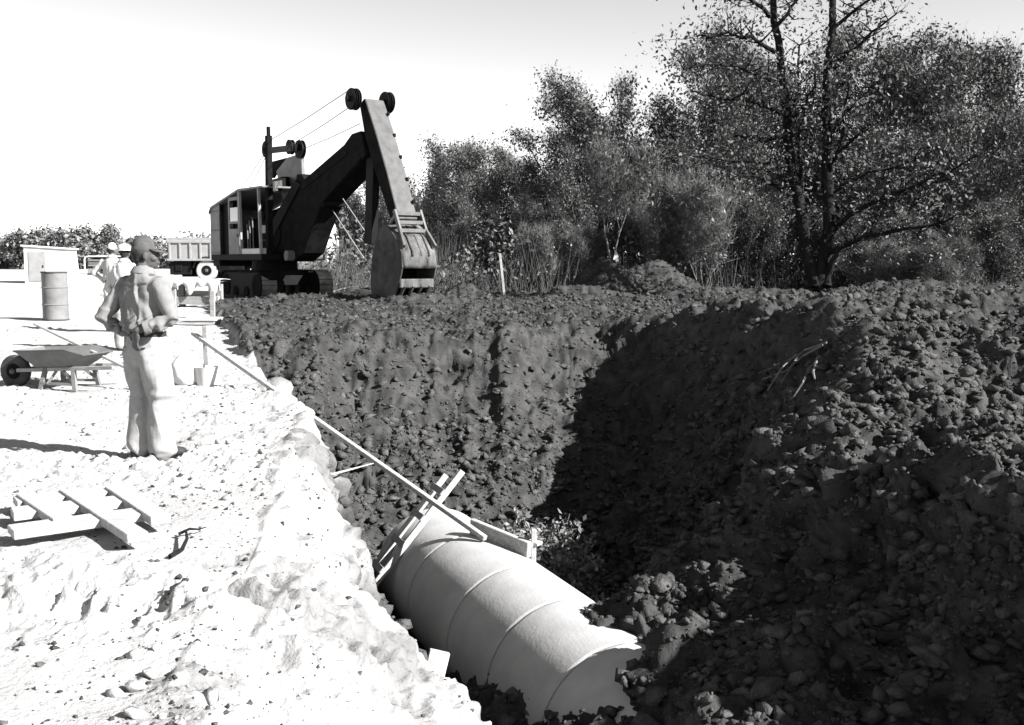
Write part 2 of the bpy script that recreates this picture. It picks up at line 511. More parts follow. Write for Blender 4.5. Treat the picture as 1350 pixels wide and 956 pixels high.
# clods of dark soil and lumps of sand, loose on the ground: nobody could count them
def scatter(name, label, pts, rad, m, sub, sink=.25, flat=.75):
    var = []; tf = None
    for k in range(16):
        while True:                                   # broken lump: hull of a few random points
            bm = bmesh.new()
            for q in range(sub):
                p = Vector(nrs.randn(3)).normalized() * nrs.uniform(.55, 1.2)
                bm.verts.new((p.x * 1.15, p.y * .95, p.z * .9))
            bmesh.ops.convex_hull(bm, input=bm.verts[:])
            bmesh.ops.triangulate(bm, faces=bm.faces[:])
            if len(bm.verts) == sub and len(bm.faces) == 2 * sub - 4 and all(v.link_faces for v in bm.verts):
                bm.verts.index_update()
                var.append((np.array([tuple(v.co) for v in bm.verts]), np.array([[v.index for v in f.verts] for f in bm.faces]))); bm.free(); break
            bm.free()
    tf = np.array([f for _, f in var]); var = np.array([v for v, _ in var]); tv = var[0]
    N = len(pts)
    k = nrs.randint(0, 16, N)
    a = nrs.rand(N) * 6.283; b = (nrs.rand(N) - .5) * 1.6
    V = var[k]
    ca, sa, cb, sb = np.cos(a)[:, None], np.sin(a)[:, None], np.cos(b)[:, None], np.sin(b)[:, None]
    X, Y, Z = V[..., 0], V[..., 1], V[..., 2] * flat
    Y, Z = Y * cb - Z * sb, Y * sb + Z * cb
    X, Y = X * ca - Y * sa, X * sa + Y * ca
    P = np.stack([X, Y, Z], -1) * rad[:, None, None] + pts[:, None, :]
    P[..., 2] += (rad * (flat - sink))[:, None] * .4
    F = tf[k] + (np.arange(N) * len(tv))[:, None, None]
    me = new_mesh_np(name, P.reshape(-1, 3), tris=F.reshape(-1, 3))
    o = link(name, me, m)
    return tag(o, label, None, None, "stuff")


gd = np.hypot(gco[:, 0], gco[:, 1])
gang = np.abs(np.arctan2(gco[:, 0], gco[:, 1]))
vis = (gang < R(32)) & (gd > 3) & (gd < 42)
ws = np.where(vis & (gsoil > .8) & (gco[:, 1] > 2), gd ** 1.0, 0.0)
pit = np.exp(-((gco[:, 1] - 13) / 3.0) ** 2) * (gco[:, 0] < 3)
ws = ws * (1 + 1.6 * pit) * (1 + 1.8 * ((gd < 13) & (gco[:, 0] > 1)))
pick = nrs.choice(len(gco), 88000, p=ws / ws.sum())
prad = np.minimum(.010 + .014 * nrs.pareto(2.0, 88000), .08) * (1 + .3 * pit[pick])
near = gd[pick] < 11
scatter("soil_clods", "dark broken soil clods strewn over the trench sides", gco[pick][near], prad[near] * (1.0 + .5 * (nrs.rand(int(near.sum())) < .06)), M['soil'], 11)
scatter("soil_clods", "dark broken soil clods strewn over the far slope", gco[pick][~near], prad[~near] * 1.15, M['soil'], 8)
edge = np.exp(-(sdist(gco[:, 0], gco[:, 1], TB) / .7) ** 2)
wl = np.where(vis & (gsoil < .5) & (gd < 24), gd ** .6 * np.clip(fbm(gco[:, 0] * .7, gco[:, 1] * .7, gco[:, 2], 80, 2) * 1.6 + .1, .02, 1), 0.0)
wc = wl + np.where(wl > 0, gd ** .6 * edge * 1.2, 0)
pick = nrs.choice(len(gco), 2600, p=wc / wc.sum())
scatter("soil_crumbs", "dark crumbs of soil strewn on the pale sand", gco[pick], np.minimum(.005 + .006 * nrs.pareto(2.2, 2600), .02), M['soil'], 11)
pick = nrs.choice(len(gco), 1300, p=wl / wl.sum())
prad = np.minimum(.008 + .009 * nrs.pareto(2.0, 1300), .045)
scatter("sand_lumps", "small pale lumps lying on the sandy bank", gco[pick], prad, M['lump'], 13)

# ================================================================== concrete pipe
PA = Vector((.38, -.925, 0)).normalized()           # along the pipe, towards the camera
PU = Vector((PA.y, -PA.x, 0)) * -1                   # to the right across the pipe
PR = .655
PC = Vector((-.86, 11.0, -1.80))                     # centre of the far end


def on_pipe(a, ang, r=PR):
    """a metres from the far end, ang degrees from the right-hand side over the top"""
    return PC + PA * a + PU * (r * math.cos(R(ang))) + Vector((0, 0, r * math.sin(R(ang))))


SEC = [1.20, 1.17, .96, 1.0, 1.2, 1.2]
PL = ["farthest concrete pipe ring, with the ladder leaning on it", "second concrete pipe ring from the far end, the wooden plank lies on it",
      "third concrete pipe ring, between two mortar joints in the trench", "fourth concrete pipe ring, soil spilling over its right side",
      "fifth concrete pipe ring, running out of the photo below", "nearest concrete pipe ring, hidden by the bottom edge"]
a0 = 0.0
for i, L_ in enumerate(SEC):
    o = thing("pipe_section", PL[i], "pipe", PC + PA * a0, math.atan2(PA.y, PA.x), "concrete pipe rings laid in the trench")
    mb = MB()
    lip = .006
    mb.lathe((0, 0, 0), (1, 0, 0), [(0.0, PR - .13), (0.0, PR - lip), (.02, PR), (L_ - .045, PR), (L_ - .02, PR - lip), (L_ - .02, PR - .13)], 72, close=True)
    ob = mb.build("pipe_wall", M['concrete'], o, smooth=True, sharp=10)
    mb = MB()
    mb.lathe((L_ - .018, 0, 0), (1, 0, 0), [(0, PR - .12), (0, PR - .007), (.016, PR - .007), (.016, PR - .12)], 72, close=True)
    mb.build("mortar_joint", M['mortar'], o, smooth=True, sharp=10)
    a0 += L_

# mortar daubs and plank on the pipe
A_ = at(622, 711, 9.9); B_ = at(698, 752, 9.30)
def pipe_top(p):
    q = p - PC; u = q.dot(PU)
    return PC.z + math.sqrt(max(PR * PR - u * u, 0))
A_.z = pipe_top(A_) + .085; B_.z = pipe_top(B_) + .085
o = thing("plank", "short thick wooden plank standing on edge along the top of the pipe", "plank", (A_ + B_) / 2)
c = (A_ + B_) / 2
mb = MB(c); mb.beam(A_, B_, .055, .15); mb.build("board", M['wood'], o, bevel=.006)
mb = MB(c); mb.beam(A_ + (B_ - A_) * .9 + Vector((0.05, .05, .045)), B_ + Vector((.10, .05, .045)), .10, .03); mb.build("cleat", M['wood'], o, bevel=.004)
p = at(703, 752, 9.35)
p.z = pipe_top(p) - .1
mb = MB(); mb.beam(p, p + Vector((.005, 0, .40)), .05, .05, up=(0, 1, 0), taper=.9)
tag(mb.build("stake", M['wood'], bevel=.005), "short square wooden stake upright at the right end of the plank", "stake")

# ladder leaning over the shoulder of the pipe
ph = 139.0
Tm = on_pipe(.50, ph, PR + .035)
tv_ = (PU * math.sin(R(ph)) - Vector((0, 0, math.cos(R(ph))))).normalized()      # up and to the right
nv_ = (PU * math.cos(R(ph)) + Vector((0, 0, math.sin(R(ph))))).normalized()
o = thing("ladder", "homemade wooden ladder leaning across the shoulder of the far pipe ring", "ladder", Tm)
for s in (-1, 1):
    mb = MB(Tm)
    mb.beam(Tm + PA * (s * .15) - tv_ * (.98 - .05 * s), Tm + PA * (s * .15) + tv_ * (.90 + .06 * s), .035, .065, up=tuple(nv_))
    mb.build("rail", M['wood'], o, bevel=.004)
for k in range(5):
    q = Tm + tv_ * (-.66 + .33 * k) + nv_ * .04
    mb = MB(Tm); mb.beam(q - PA * .175, q + PA * .175, .07, .022, up=tuple(nv_)); mb.build("rung", M['oldwood'], o, bevel=.003)

# long pole from the bank down to the pipe
p0 = at(254, 439, 13.0); p1 = at(640, 730, 9.6)
p1.z = pipe_top(p1) + .04
mb = MB(); mb.beam(p0, p1, .05, .05)
tag(mb.build("wooden_pole", M['wood'], bevel=.006), "long pale wooden pole sloping from a short post on the bank down onto the pipe", "pole")
# board end beside the pipe, bottom of the picture
p = at(580, 858, 7.2)
d_ = Vector((-.25, -.25, -1)).normalized()
mb = MB(); mb.beam(p, p + d_ * .9, .15, .06, up=(0, 1, .3))
tag(mb.build("board", M['wood'], bevel=.005), "pale board standing on end between bank and near pipe", "board")

# ================================================================== cable excavator
HX, HY = .6, -.8
EX = Vector((-8.03, 34.8, .25)); ERZ = math.atan2(HY, HX)
exc = thing("cable_excavator", "dark cable operated crawler excavator with tall gantry and hoe bucket at the pit rim", "excavator", EX, ERZ)
EM = Matrix.Translation(EX) @ Matrix.Rotation(ERZ, 4, 'Z'); EI = EM.inverted()


def bp_(px, py, lat=0.0):
    """pixel on the plane of the boom (offset lat) -> local x, z"""
    v = ray(px, py); n = Vector((.8, .6, 0))
    p0_ = EX + n * lat
    t = (p0_ - Vector((0, 0, EYE))).dot(n) / v.dot(n)
    q = EI @ (v * t + Vector((0, 0, EYE)))
    return q.x, q.z


def prof(lst, lat=0.0):
    return [bp_(x, y, lat) for x, y in lst]


def slab(mb, pr, y0, y1):
    mb.prism([(x, y0, z) for x, z in pr], (0, y1 - y0, 0))


# crawlers
for s in (-1, 1):
    tk = []
    rw = .48; Lh = 1.35
    for k in range(48):
        f = k / 48
        if f < .3: tk.append((-Lh + 2 * Lh * f / .3, 0.98))
        elif f < .5:
            a = math.pi / 2 - math.pi * (f - .3) / .2; tk.append((Lh + rw * math.cos(a), .5 + rw * math.sin(a)))
        elif f < .8: tk.append((Lh - 2 * Lh * (f - .5) / .3, .02))
        else:
            a = -math.pi / 2 - math.pi * (f - .8) / .2; tk.append((-Lh + rw * math.cos(a), .5 + rw * math.sin(a)))
    mb = MB()
    cy = s * 1.0
    slab(mb, [(x * .97, (z - .5) * .9 + .5) for x, z in tk], cy - .20, cy + .20)
    trk = mb.build("crawler_track", M['black_paint'], exc)
    mb = MB()
    for k in range(48):
        x0, z0 = tk[k]; x1, z1 = tk[(k + 1) % 48]
        mb.beam((x0 + (x1 - x0) * .06, cy, z0), (x0 + (x1 - x0) * .94, cy, z1 + (z0 - z1) * .06), .5, .06, up=(0, 0, 1) if abs(x1 - x0) > abs(z1 - z0) else (1, 0, 0))
    t_ = mb.build("track_shoe", M['dark_paint'], trk); t_["kind"] = "stuff"
    for xx in (-Lh, -.45, .45, Lh):
        mb = MB(); mb.lathe((xx, cy - .235, .5 if abs(xx) > 1 else .3), (0, 1, 0), [(0, .1), (0, .38 if abs(xx) > 1 else .18), (.47, .38 if abs(xx) > 1 else .18), (.47, .1)], 20)
        mb.build("track_wheel", M['dark_paint'], trk, smooth=True)
mb = MB(); mb.box((0, 0, .75), (1.7, 1.7, .5)); mb.lathe((0, 0, .95), (0, 0, 1), [(0, .8), (.2, .75), (.42, .75)], 24)
mb.build("undercarriage", M['black_paint'], exc, bevel=.02)
XR, X1, X2, X3, X4 = [bp_(px, 300, -1.1)[0] for px in (278, 290, 302, 316, 344)]
mb = MB(); mb.box(((XR + 1.55) / 2, 0, 1.43), (1.55 - XR, 2.25, .2)); mb.box((XR + .3, 0, 1.30), (.6, 2.1, .34)); mb.build("deck", M['black_paint'], exc, bevel=.02)
# house: right side is y = -1.1
hz = 1.53; top = lambda x: 3.16 + .37 * (x - XR) / 2.2
mb = MB(); slab(mb, [(XR, hz), (X1, hz), (X1, top(X1)), (XR + .16, top(XR)), (XR, top(XR) - .14)], -1.12, -1.08)
mb.build("side_panel", M['mid_paint'], exc, bevel=.008)
mb = MB(); slab(mb, [(XR, hz), (1.1, hz), (1.1, top(.3)), (XR, top(XR) - .1)], 1.06, 1.1)
mb.build("side_panel", M['dark_paint'], exc)
mb = MB(); mb.box((XR - .02, 0, (hz + top(XR) - .1) / 2), (.04, 2.2, top(XR) - .1 - hz)); mb.build("rear_panel", M['mid_paint'], exc, bevel=.008)
mb = MB()
rp = [(XR - .08, top(XR) - .14), (XR + .14, top(XR) + .05), (X3, top(X3) + .08), (X4 + .3, top(X3 + .1) + .06), (X4 + .3, top(X3 + .1)), (X3, top(X3)), (XR + .14, top(XR) - .04), (XR - .04, top(XR) - .22)]
slab(mb, rp, -1.16, 1.16); mb.build("roof", M['mid_paint'], exc, bevel=.01)
# door with window
mb = MB()
dw = X3 - X2
for x0, x1, z0, z1 in ((X2, X2 + .1, hz, top(X2)), (X3 - .1, X3, hz, top(X3)), (X2 + .1, X3 - .1, hz, hz + .85), (X2 + .1, X3 - .1, top(X2) - .12, top(X2)), (X2 + .1, X3 - .1, hz + 1.02, hz + 1.10)):
    mb.box(((x0 + x1) / 2, -1.10, (z0 + z1) / 2), (x1 - x0, .05, z1 - z0))
dr = mb.build("cab_door", M['mid_paint'], exc, bevel=.005)
mb = MB(); mb.box(((X2 + X3) / 2, -1.10, hz + 1.33), (dw - .2, .015, .46)); mb.build("window_pane", M['glass'], dr)
mb = MB(); mb.box((X3 - .14, -1.14, hz + .62), (.03, .04, .12)); mb.build("handle", M['steel'], dr)
mb = MB(); mb.box(((X1 + X2) / 2, -.95, (hz + top(X1)) / 2), (X2 - X1 + .1, .04, top(X1) - hz - .05)); mb.build("inner_panel", M['black_paint'], exc)
for xx, wd, zz in ((X3 + .12, .085, 0.02), (X4 - .05, .09, .0)):
    mb = MB(); mb.beam((xx + .05, -1.11, hz), (xx - .05, -1.11, top(min(xx, X3 + .1)) + zz), wd, .07, up=(1, 0, 0)); mb.build("corner_post", M['postpaint'], exc, bevel=.006)
mb = MB(); mb.box(((X3 + X4) / 2 + .05, -.98, hz + .09), (X4 - X3 - .25, .3, .18)); mb.build("white_deck_box", M['white_paint'], exc, bevel=.02)  # plain white box on the deck edge
for k, xx in enumerate((X3 + .3, X3 + .5, X3 + .75)):
    mb = MB(); mb.tube([(xx, -.95, hz), (xx - .05, -.93, hz + .7), (xx - .1, -.93, hz + 1.0 + .1 * k)], .02, 6); mb.build("lever", M['mid_paint'], exc)
mb = MB(); mb.box((X3 + .7, -.35, hz + .45), (.5, .5, .1)); mb.box((X3 + .45, -.35, hz + .75), (.08, .5, .6)); mb.build("seat", M['leather'], exc, bevel=.03)
mb = MB(); mb.tube([(XR + .5, .3, top(XR)), (XR + .5, .3, top(XR) + .35), (XR + .42, .3, top(XR) + .45)], .06, 10); mb.build("exhaust", M['black_paint'], exc, smooth=True)
# rivet rows on the panels
for zz in (hz + .06, hz + .85, hz + 1.5):
    mb = MB()
    for k in range(6):
        mb.box((XR + .06 + (X1 - XR - .12) * k / 5, -1.125, zz), (.03, .012, .03))
    o_ = mb.build("rivet", M['dark_paint'], exc); o_["kind"] = "stuff"
# machinery
mb = MB(); mb.box((-.5, .2, hz + .6), (1.1, 1.2, 1.2)); mb.box((-.5, .2, hz + 1.3), (.7, .4, .3)); mb.build("engine", M['black_paint'], exc, bevel=.04)
for xx, yy, rr_ in ((.95, .1, .42), (.55, .55, .38)):
    mb = MB(); mb.lathe((xx, yy - .5, hz + .62), (0, 1, 0), [(0, rr_), (.06, rr_), (.08, rr_ * .6), (.9, rr_ * .6), (.92, rr_), (1.0, rr_)], 28); mb.build("cable_drum", M['dark_paint'], exc, smooth=True)
mb = MB(); mb.lathe((1.28, -.35, hz + .45), (0, 1, 0), [(0, .33), (.05, .33), (.05, .1), (.09, .1)], 24); mb.build("gear_wheel", M['mid_paint'], exc, smooth=True)
# gantry
def gp(px, py, lat):
    x, z = bp_(px, py, lat); return Vector((x, lat, z))
g0 = gp(355, 338, -.82); g1 = gp(354, 179, -.82)
mb = MB(); mb.beam(g0, g1, .17, .2, up=(1, 0, 0)); mb.beam(g1, g1 + Vector((0, 0, .28)), .1, .1, up=(1, 0, 0))
mb.build("gantry_leg", M['dark_paint'], exc, bevel=.01)
gx = (g0.x + g1.x) / 2
fl = .42
def gpx(px, py): return gp(px, py, fl)
mb = MB()
pl = [gpx(378, 208), gpx(397, 202), gpx(399, 262), gpx(390, 262), gpx(388, 250), gpx(381, 278), gpx(372, 262), gpx(364, 226)]
mb.prism(pl, (0, .12, 0)); mb.build("gantry_plate", M['mid_paint'], exc, bevel=.01)
mb = MB(); mb.prism([gpx(359, 213), gpx(378, 208), gpx(364, 226), gpx(359, 235)], (0, .1, 0)); mb.build("gantry_web", M['dark_paint'], exc)
b0 = gp(350, 199, -.9); b1 = gp(398, 194, fl + .1)
mb = MB(); mb.beam(b0, b1, .22, .2); mb.build("gantry_beam", M['dark_paint'], exc, bevel=.01)
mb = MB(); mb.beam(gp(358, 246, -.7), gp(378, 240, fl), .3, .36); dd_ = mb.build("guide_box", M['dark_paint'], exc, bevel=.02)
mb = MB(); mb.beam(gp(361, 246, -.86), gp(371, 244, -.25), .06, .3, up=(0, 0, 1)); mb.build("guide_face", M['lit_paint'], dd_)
for pp, rr_ in (((352, 197), .26), ((383, 194), .24), ((396, 197), .3)):
    q = gp(pp[0], pp[1], -.75 if pp[0] < 360 else (fl if pp[0] > 390 else .1))
    mb = MB(); mb.lathe(q - Vector((0, .07, 0)), (0, 1, 0), [(0, rr_), (.03, rr_), (.05, rr_ * .8), (.09, rr_ * .8), (.11, rr_), (.14, rr_)], 22); mb.build("sheave", M['black_paint'], exc, smooth=True)
# boom
up_ = [(345, 342), (404, 240), (405, 231), (411, 230), (415, 237), (468, 192), (478, 178), (490, 174)]
lo_ = [(497, 205), (490, 213), (441, 266), (441, 272), (436, 274), (424, 304), (414, 334), (400, 345)]
mb = MB(); slab(mb, prof(up_ + lo_), -.36, .36); bm_ = mb.build("boom", M['dark_paint'], exc, bevel=.015)
mb = MB(); slab(mb, prof([(347, 341), (405, 238), (412, 244), (360, 342)]), -.42, -.365)
mb.build("boom_flange", M['black_paint'], bm_)
mb = MB(); slab(mb, prof([(408, 246), (470, 198), (474, 204), (412, 252)]), -.385, -.365)
slab(mb, prof([(430, 268), (488, 205), (491, 210), (436, 272)]), -.385, -.365)
mb.build("boom_stiffener", M['dark_paint'], bm_)
q0 = bp_(400, 337)
mb = MB(); mb.lathe((q0[0], -.6, q0[1]), (0, 1, 0), [(0, .16), (1.2, .16)], 16); mb.build("boom_pin", M['mid_paint'], bm_, smooth=True)
# stick: a box beam hanging from the boom tip
top_ = bp_(478, 134, -.30); bot = bp_(522, 292, -.30)
ax = Vector((bot[0] - top_[0], 0, bot[1] - top_[1])); Ls = ax.length; ax.normalize(); nx_ = Vector((-ax.z, 0, ax.x))
T0 = Vector((top_[0], 0, top_[1]))
mb = MB()
sp = [T0 - nx_ * .14, T0 + nx_ * .16, T0 + ax * 1.2 + nx_ * .22, T0 + ax * 2.4 + nx_ * .22, T0 + ax * Ls + nx_ * .16, T0 + ax * Ls - nx_ * .16, T0 + ax * 1.9 - nx_ * .30, T0 + ax * .9 - nx_ * .30]
mb.prism([p + Vector((0, -.30, 0)) for p in sp], (0, .60, 0))
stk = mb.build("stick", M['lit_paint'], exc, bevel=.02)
mb = MB(); mb.prism([p + Vector((0, -.312, 0)) - nx_ * .02 for p in sp], (0, .01, 0)); mb.build("stick_shade_side", M['dark_paint'], stk)  # dark sheet paints shade onto the flank of the stick
for yy in (-.62, .44):
    q = T0 + ax * .05 + Vector((0, yy, .08))
    mb = MB(); 
    for e in (-.09, .05):
        mb.lathe(q + Vector((0, e, 0)), (0, 1, 0), [(0, .28), (.025, .30), (.04, .21), (.065, .30), (.09, .28)], 22)
    mb.lathe(q + Vector((0, -.2, 0)), (0, 1, 0), [(0, .08), (.4, .08)], 12)
    mb.build("head_sheave", M['black_paint'], stk, smooth=True)
for k in range(5):
    q = T0 + ax * (.5 + .7 * k) + nx_ * .235 + Vector((0, .27, 0))
    mb = MB(); mb.box(q, (.05, .06, .10)); mb.build("lug", M['dark_paint'], stk)
# pitch brace behind the stick
h0 = bp_(497, 208); h1 = bp_(494, 322)
mb = MB(); mb.beam((h0[0], -.12, h0[1]), (h1[0], -.12, h1[1]), .22, .42, up=(1, 0, 0)); mb.build("pitch_brace", M['black_paint'], exc, bevel=.015)
# bucket
lt = -.55
side = prof([(505, 294), (511, 299), (521, 312), (529, 333), (530, 352), (526, 373), (519, 393), (500, 400), (490, 397), (488, 370), (490, 340), (496, 312)], lt)
bk = MB()
slab(bk, side, lt, lt + .05); slab(bk, side, -lt - .05, -lt)
bucket = bk.build("bucket", M['bucket'], exc, bevel=.01)
fr = [side[i] for i in range(0, 6)]
n_ = 14
pts = []
for i in range(n_ + 1):
    f = i / n_ * 4.1; k = min(int(f), 3 if f < 4 else 4); g = f - k
    a, b = fr[k], fr[min(k + 1, 5)]
    pts.append((a[0] + (b[0] - a[0]) * g, a[1] + (b[1] - a[1]) * g))
mb = MB(); NL = 12
V = []; F = []
for (x, z) in pts:
    for j in range(NL + 1):
        y = lt + .03 + (-2 * lt - .06) * j / NL
        bul = .12 * math.sin(math.pi * j / NL)
        V.append((x + bul, y, z))
m_ = NL + 1
for i in range(n_):
    for j in range(NL):
        F.append((i * m_ + j, i * m_ + j + 1, (i + 1) * m_ + j + 1, (i + 1) * m_ + j))
mb.add(V, F)
o_ = mb.build("bucket_shell", M['muddy'], bucket, smooth=True)
sm = o_.modifiers.new("thick", 'SOLIDIFY'); sm.thickness = .06
mb = MB(); x6, z6 = side[5]; x7, z7 = side[6]
mb.beam((x6 - .02, lt + .03, z6 - .02), (x6 - .02, -lt - .03, z6 - .02), .12, .24); mb.build("bucket_lip", M['muddy'], bucket, bevel=.02)
for j in range(4):
    y = lt + .16 + j * (-2 * lt - .32) / 3
    mb = MB(); mb.beam((x6 + .03, y, z6 - .06), (x7 + .02, y, z7 - .02), .13, .08, up=(0, 1, 0), taper=.5); mb.build("tooth", M['muddy'], bucket, bevel=.01)
for j in range(3):
    y = lt + .3 + j * (-2 * lt - .6) / 2
    mb = MB()
    mb.tube([(p[0] + .115, y, p[1]) for p in pts[2:12]], .028, 6); mb.build("wear_strip", M['muddy'], bucket)
mb = MB(); slab(mb, prof([(492, 318), (500, 304), (507, 320), (505, 395), (490, 395)], lt), lt + .06, -lt - .06); mb.build("bucket_back", M['black_paint'], bucket)
# yoke between stick and bucket
yk = MB()
e0 = T0 + ax * (Ls - .12) + nx_ * .22
for dz in (0, .27, .52):
    q = e0 + ax * dz
    yk.beam(q + Vector((0, -.42, 0)), q + Vector((0, .42, 0)), .09, .10)
for s in (-1, 1):
    q = e0 + Vector((0, s * .40, 0))
    yk.beam(q - ax * .1, q + ax * .5, .07, .12); yk.beam(q + ax * .5, q + ax * 1.0 + Vector((.12, s * .08, 0)), .07, .12)
    yk.beam(q + ax * .12 - nx_ * .55, q + ax * .05, .06, .1)
yk.build("yoke", M['steel'], exc, bevel=.008)
# wire ropes
hs = T0 + Vector((0, -.62, .1)); hs2 = T0 + Vector((0, -.3, -.1))
for a, b, r_ in ((gp(358, 184, -.75), hs + Vector((-.2, 0, .2)), .012), (gp(382, 192, 0), hs + Vector((-.1, 0, -.25)), .012), (gp(398, 197, fl), gp(475, 163, fl), .012),
                 (gp(350, 200, -.85), Vector((X3 - .5, -.9, top(X3 - .5) + .1)), .012), (gp(352, 203, -.7), Vector((X3, -.75, top(X3) + .08)), .012), (gp(353, 206, -.5), Vector((X3 + .4, -.3, top(X3))), .012)):
    mb = MB(); mb.tube([a, a + (b - a) * .5 - Vector((0, 0, .03)), b], r_, 5); mb.build("wire_rope", M['rope'], exc)
for a, b in ((gp(435, 272, .1), gp(480, 341, .1)), (gp(452, 262, -.1), gp(490, 318, -.1)), (gp(402, 252, -.1), gp(412, 238, -.1))):
    mb = MB(); mb.tube([a, b], .013, 5); mb.build("hoist_rope", M['brightrope'], exc)

# ================================================================== vehicles and site things in the distance
def wheel(parent, name, c, r, wd, tm, axis=(0, 1, 0), rim=M['dark_paint']):
    c = Vector(c); a = Vector(axis)
    mb = MB(); h = wd / 2
    mb.lathe(c - a * h, a, [(0, r * .5), (0, r * .88), (wd * .12, r * .97), (wd * .3, r), (wd * .7, r), (wd * .88, r * .97), (wd, r * .88), (wd, r * .5)], 28)
    t = mb.build(name, tm, parent, smooth=True)
    mb = MB(); mb.lathe(c - a * (h + .01), a, [(0, r * .46), (.02, r * .5), (wd, r * .5), (wd + .02, r * .46)], 20)
    for k in range(6):
        q = c - a * (h + .02); s_ = a.orthogonal().normalized(); t_ = a.cross(s_); an = k * math.pi / 3
    mb.build("rim", rim, t, smooth=True)
    mb = MB(); mb.lathe(c - a * (h + .05), a, [(0, r * .1), (.02, r * .17), (.06, r * .17)], 14); mb.build("hub", M['lit_paint'], t, smooth=True)
    return t


# dump truck behind the excavator, seen from its side
DT = at(222, 371, 48.0); DT.z = gz(DT.x + 1.5, DT.y + .5)
tr = thing("dump_truck", "pale ribbed dump truck parked behind the excavator, sand-caked rear wheel", "truck", DT, R(4))
mb = MB()
mb.box((1.75, 1.0, 1.02), (3.5, 1.9, .08)); mb.box((1.75, .06, 1.43), (3.5, .05, .80)); mb.box((1.75, 1.94, 1.43), (3.5, .05, .80))
mb.box((.02, 1.0, 1.43), (.05, 1.9, .80)); mb.box((3.48, 1.0, 1.55), (.05, 1.9, 1.0))
bed = mb.build("cargo_bed", M['bed_paint'], tr, bevel=.01)
for k in range(8):
    mb = MB(); mb.box((.1 + k * .47, .01, 1.42), (.09, .07, .8)); mb.build("rib", M['bed_paint'], bed, bevel=.01)
for z_, h_ in ((1.84, .12), (1.0, .1)):
    mb = MB(); mb.box((1.75, .005, z_), (3.54, .09, h_)); mb.build("side_rail", M['bed_paint'], bed, bevel=.01)
mb = MB(); mb.box((1.75, .06, 1.97), (3.5, .04, .14)); mb.build("side_board", M['oldwood'], bed)
mb = MB(); mb.box((2.6, 1.0, .72), (5.4, .9, .24)); mb.box((2.4, .35, .62), (.8, .4, .4)); mb.box((.45, 1, .62), (.3, 1.8, .3)); mb.box((.55, 1, .62), (1.0, 1.7, .62)); mb.box((2.9, 1, .6), (1.1, 1.7, .66)); mb.box((1.75, 1.05, .6), (3.4, .5, .8))  # frame, plus bulky black boxes added to darken the space beneath
mb.build("chassis_dark_fill", M['black_paint'], tr, bevel=.02)
for yy in (.22, 1.78):
    wheel(tr, "wheel", (1.75, yy, .50), .50, .34, M['dustyrubber']); wheel(tr, "wheel", (4.75, yy, .47), .47, .24, M['dustyrubber'])
mb = MB(); n_ = 10
for k in range(n_):
    a = math.pi * (.05 + .9 * k / n_); b = math.pi * (.05 + .9 * (k + 1) / n_)
    mb.beam((1.75 + .62 * math.cos(a), .2, .52 + .62 * math.sin(a)), (1.75 + .62 * math.cos(b), .2, .52 + .62 * math.sin(b)), .42, .03, up=(math.cos(a), 0, math.sin(a)))
mb.build("fender", M['dark_paint'], tr)
mb = MB(); mb.box((4.15, 1, 1.45), (1.1, 1.8, 1.2)); mb.box((5.2, 1, 1.15), (1.2, 1.0, .7)); cb = mb.build("cab", M['dark_paint'], tr, bevel=.06)
mb = MB(); mb.box((4.2, .09, 1.75), (.7, .02, .4)); mb.build("window_pane", M['glass'], cb)

# flatbed far left
FT = at(112, 362, 75); FT.z = gz(FT.x + 1.5, FT.y)
fb = thing("flatbed_truck", "far small flatbed truck with a light hoop post at its end", "truck", FT, R(-3))
mb = MB(); mb.box((1.6, .9, .78), (2.7, 1.7, .42)); fbd = mb.build("cargo_body", M['mid_paint'], fb, bevel=.03)
mb = MB(); mb.box((1.6, .02, 1.0), (2.7, .06, .08)); mb.box((1.6, .02, .6), (2.7, .06, .08)); mb.build("body_rail", M['bed_paint'], fbd)
mb = MB(); mb.tube([(.0, 0, .05), (.0, 0, 1.05), (.08, 0, 1.22), (.3, 0, 1.27), (2.9, 0, 1.27), (2.95, 0, .9)], .06, 8); mb.build("hoop_rail", M['white_paint'], fb, smooth=True)
mb = MB(); mb.box((1.7, .9, 1.18), (2.3, 1.3, .3)); mb.build("load", M['dark_paint'], fb, bevel=.08)
mb = MB(); mb.box((2.0, .9, .52), (3.2, .7, .2)); mb.box((3.7, .9, .95), (1.0, 1.6, 1.1)); mb.build("cab", M['dark_paint'], fb, bevel=.05)
for yy in (.15, 1.65):
    for xx in (1.3, 1.95, 3.7):
        wheel(fb, "wheel", (xx, yy, .38), .38, .24, M['rubber'])
p = at(122, 363, 70); p.z = gz(p.x, p.y)
o = thing("crate", "small pale crate on the sand before the far flatbed truck", "crate", p)
mb = MB(); mb.box((0, 0, .22), (.45, .45, .40)); bx = mb.build("crate_body", M['bed_paint'], o, bevel=.01)
mb = MB(); mb.box((0, 0, .05), (.5, .5, .1)); mb.build("skid", M['dark_paint'], o)

p = at(232, 362, 44); p.z = gz(p.x, p.y)
o = thing("pump_box", "small engine box with pale lid and dark base near the dump truck", "pump box", p, R(-8))
mb = MB(); mb.box((0, 0, .33), (.36, .4, .22)); mb.build("lid", M['white_paint'], o, bevel=.015)
mb = MB(); mb.box((0, 0, .14), (.32, .36, .18)); mb.build("base", M['black_paint'], o, bevel=.01)

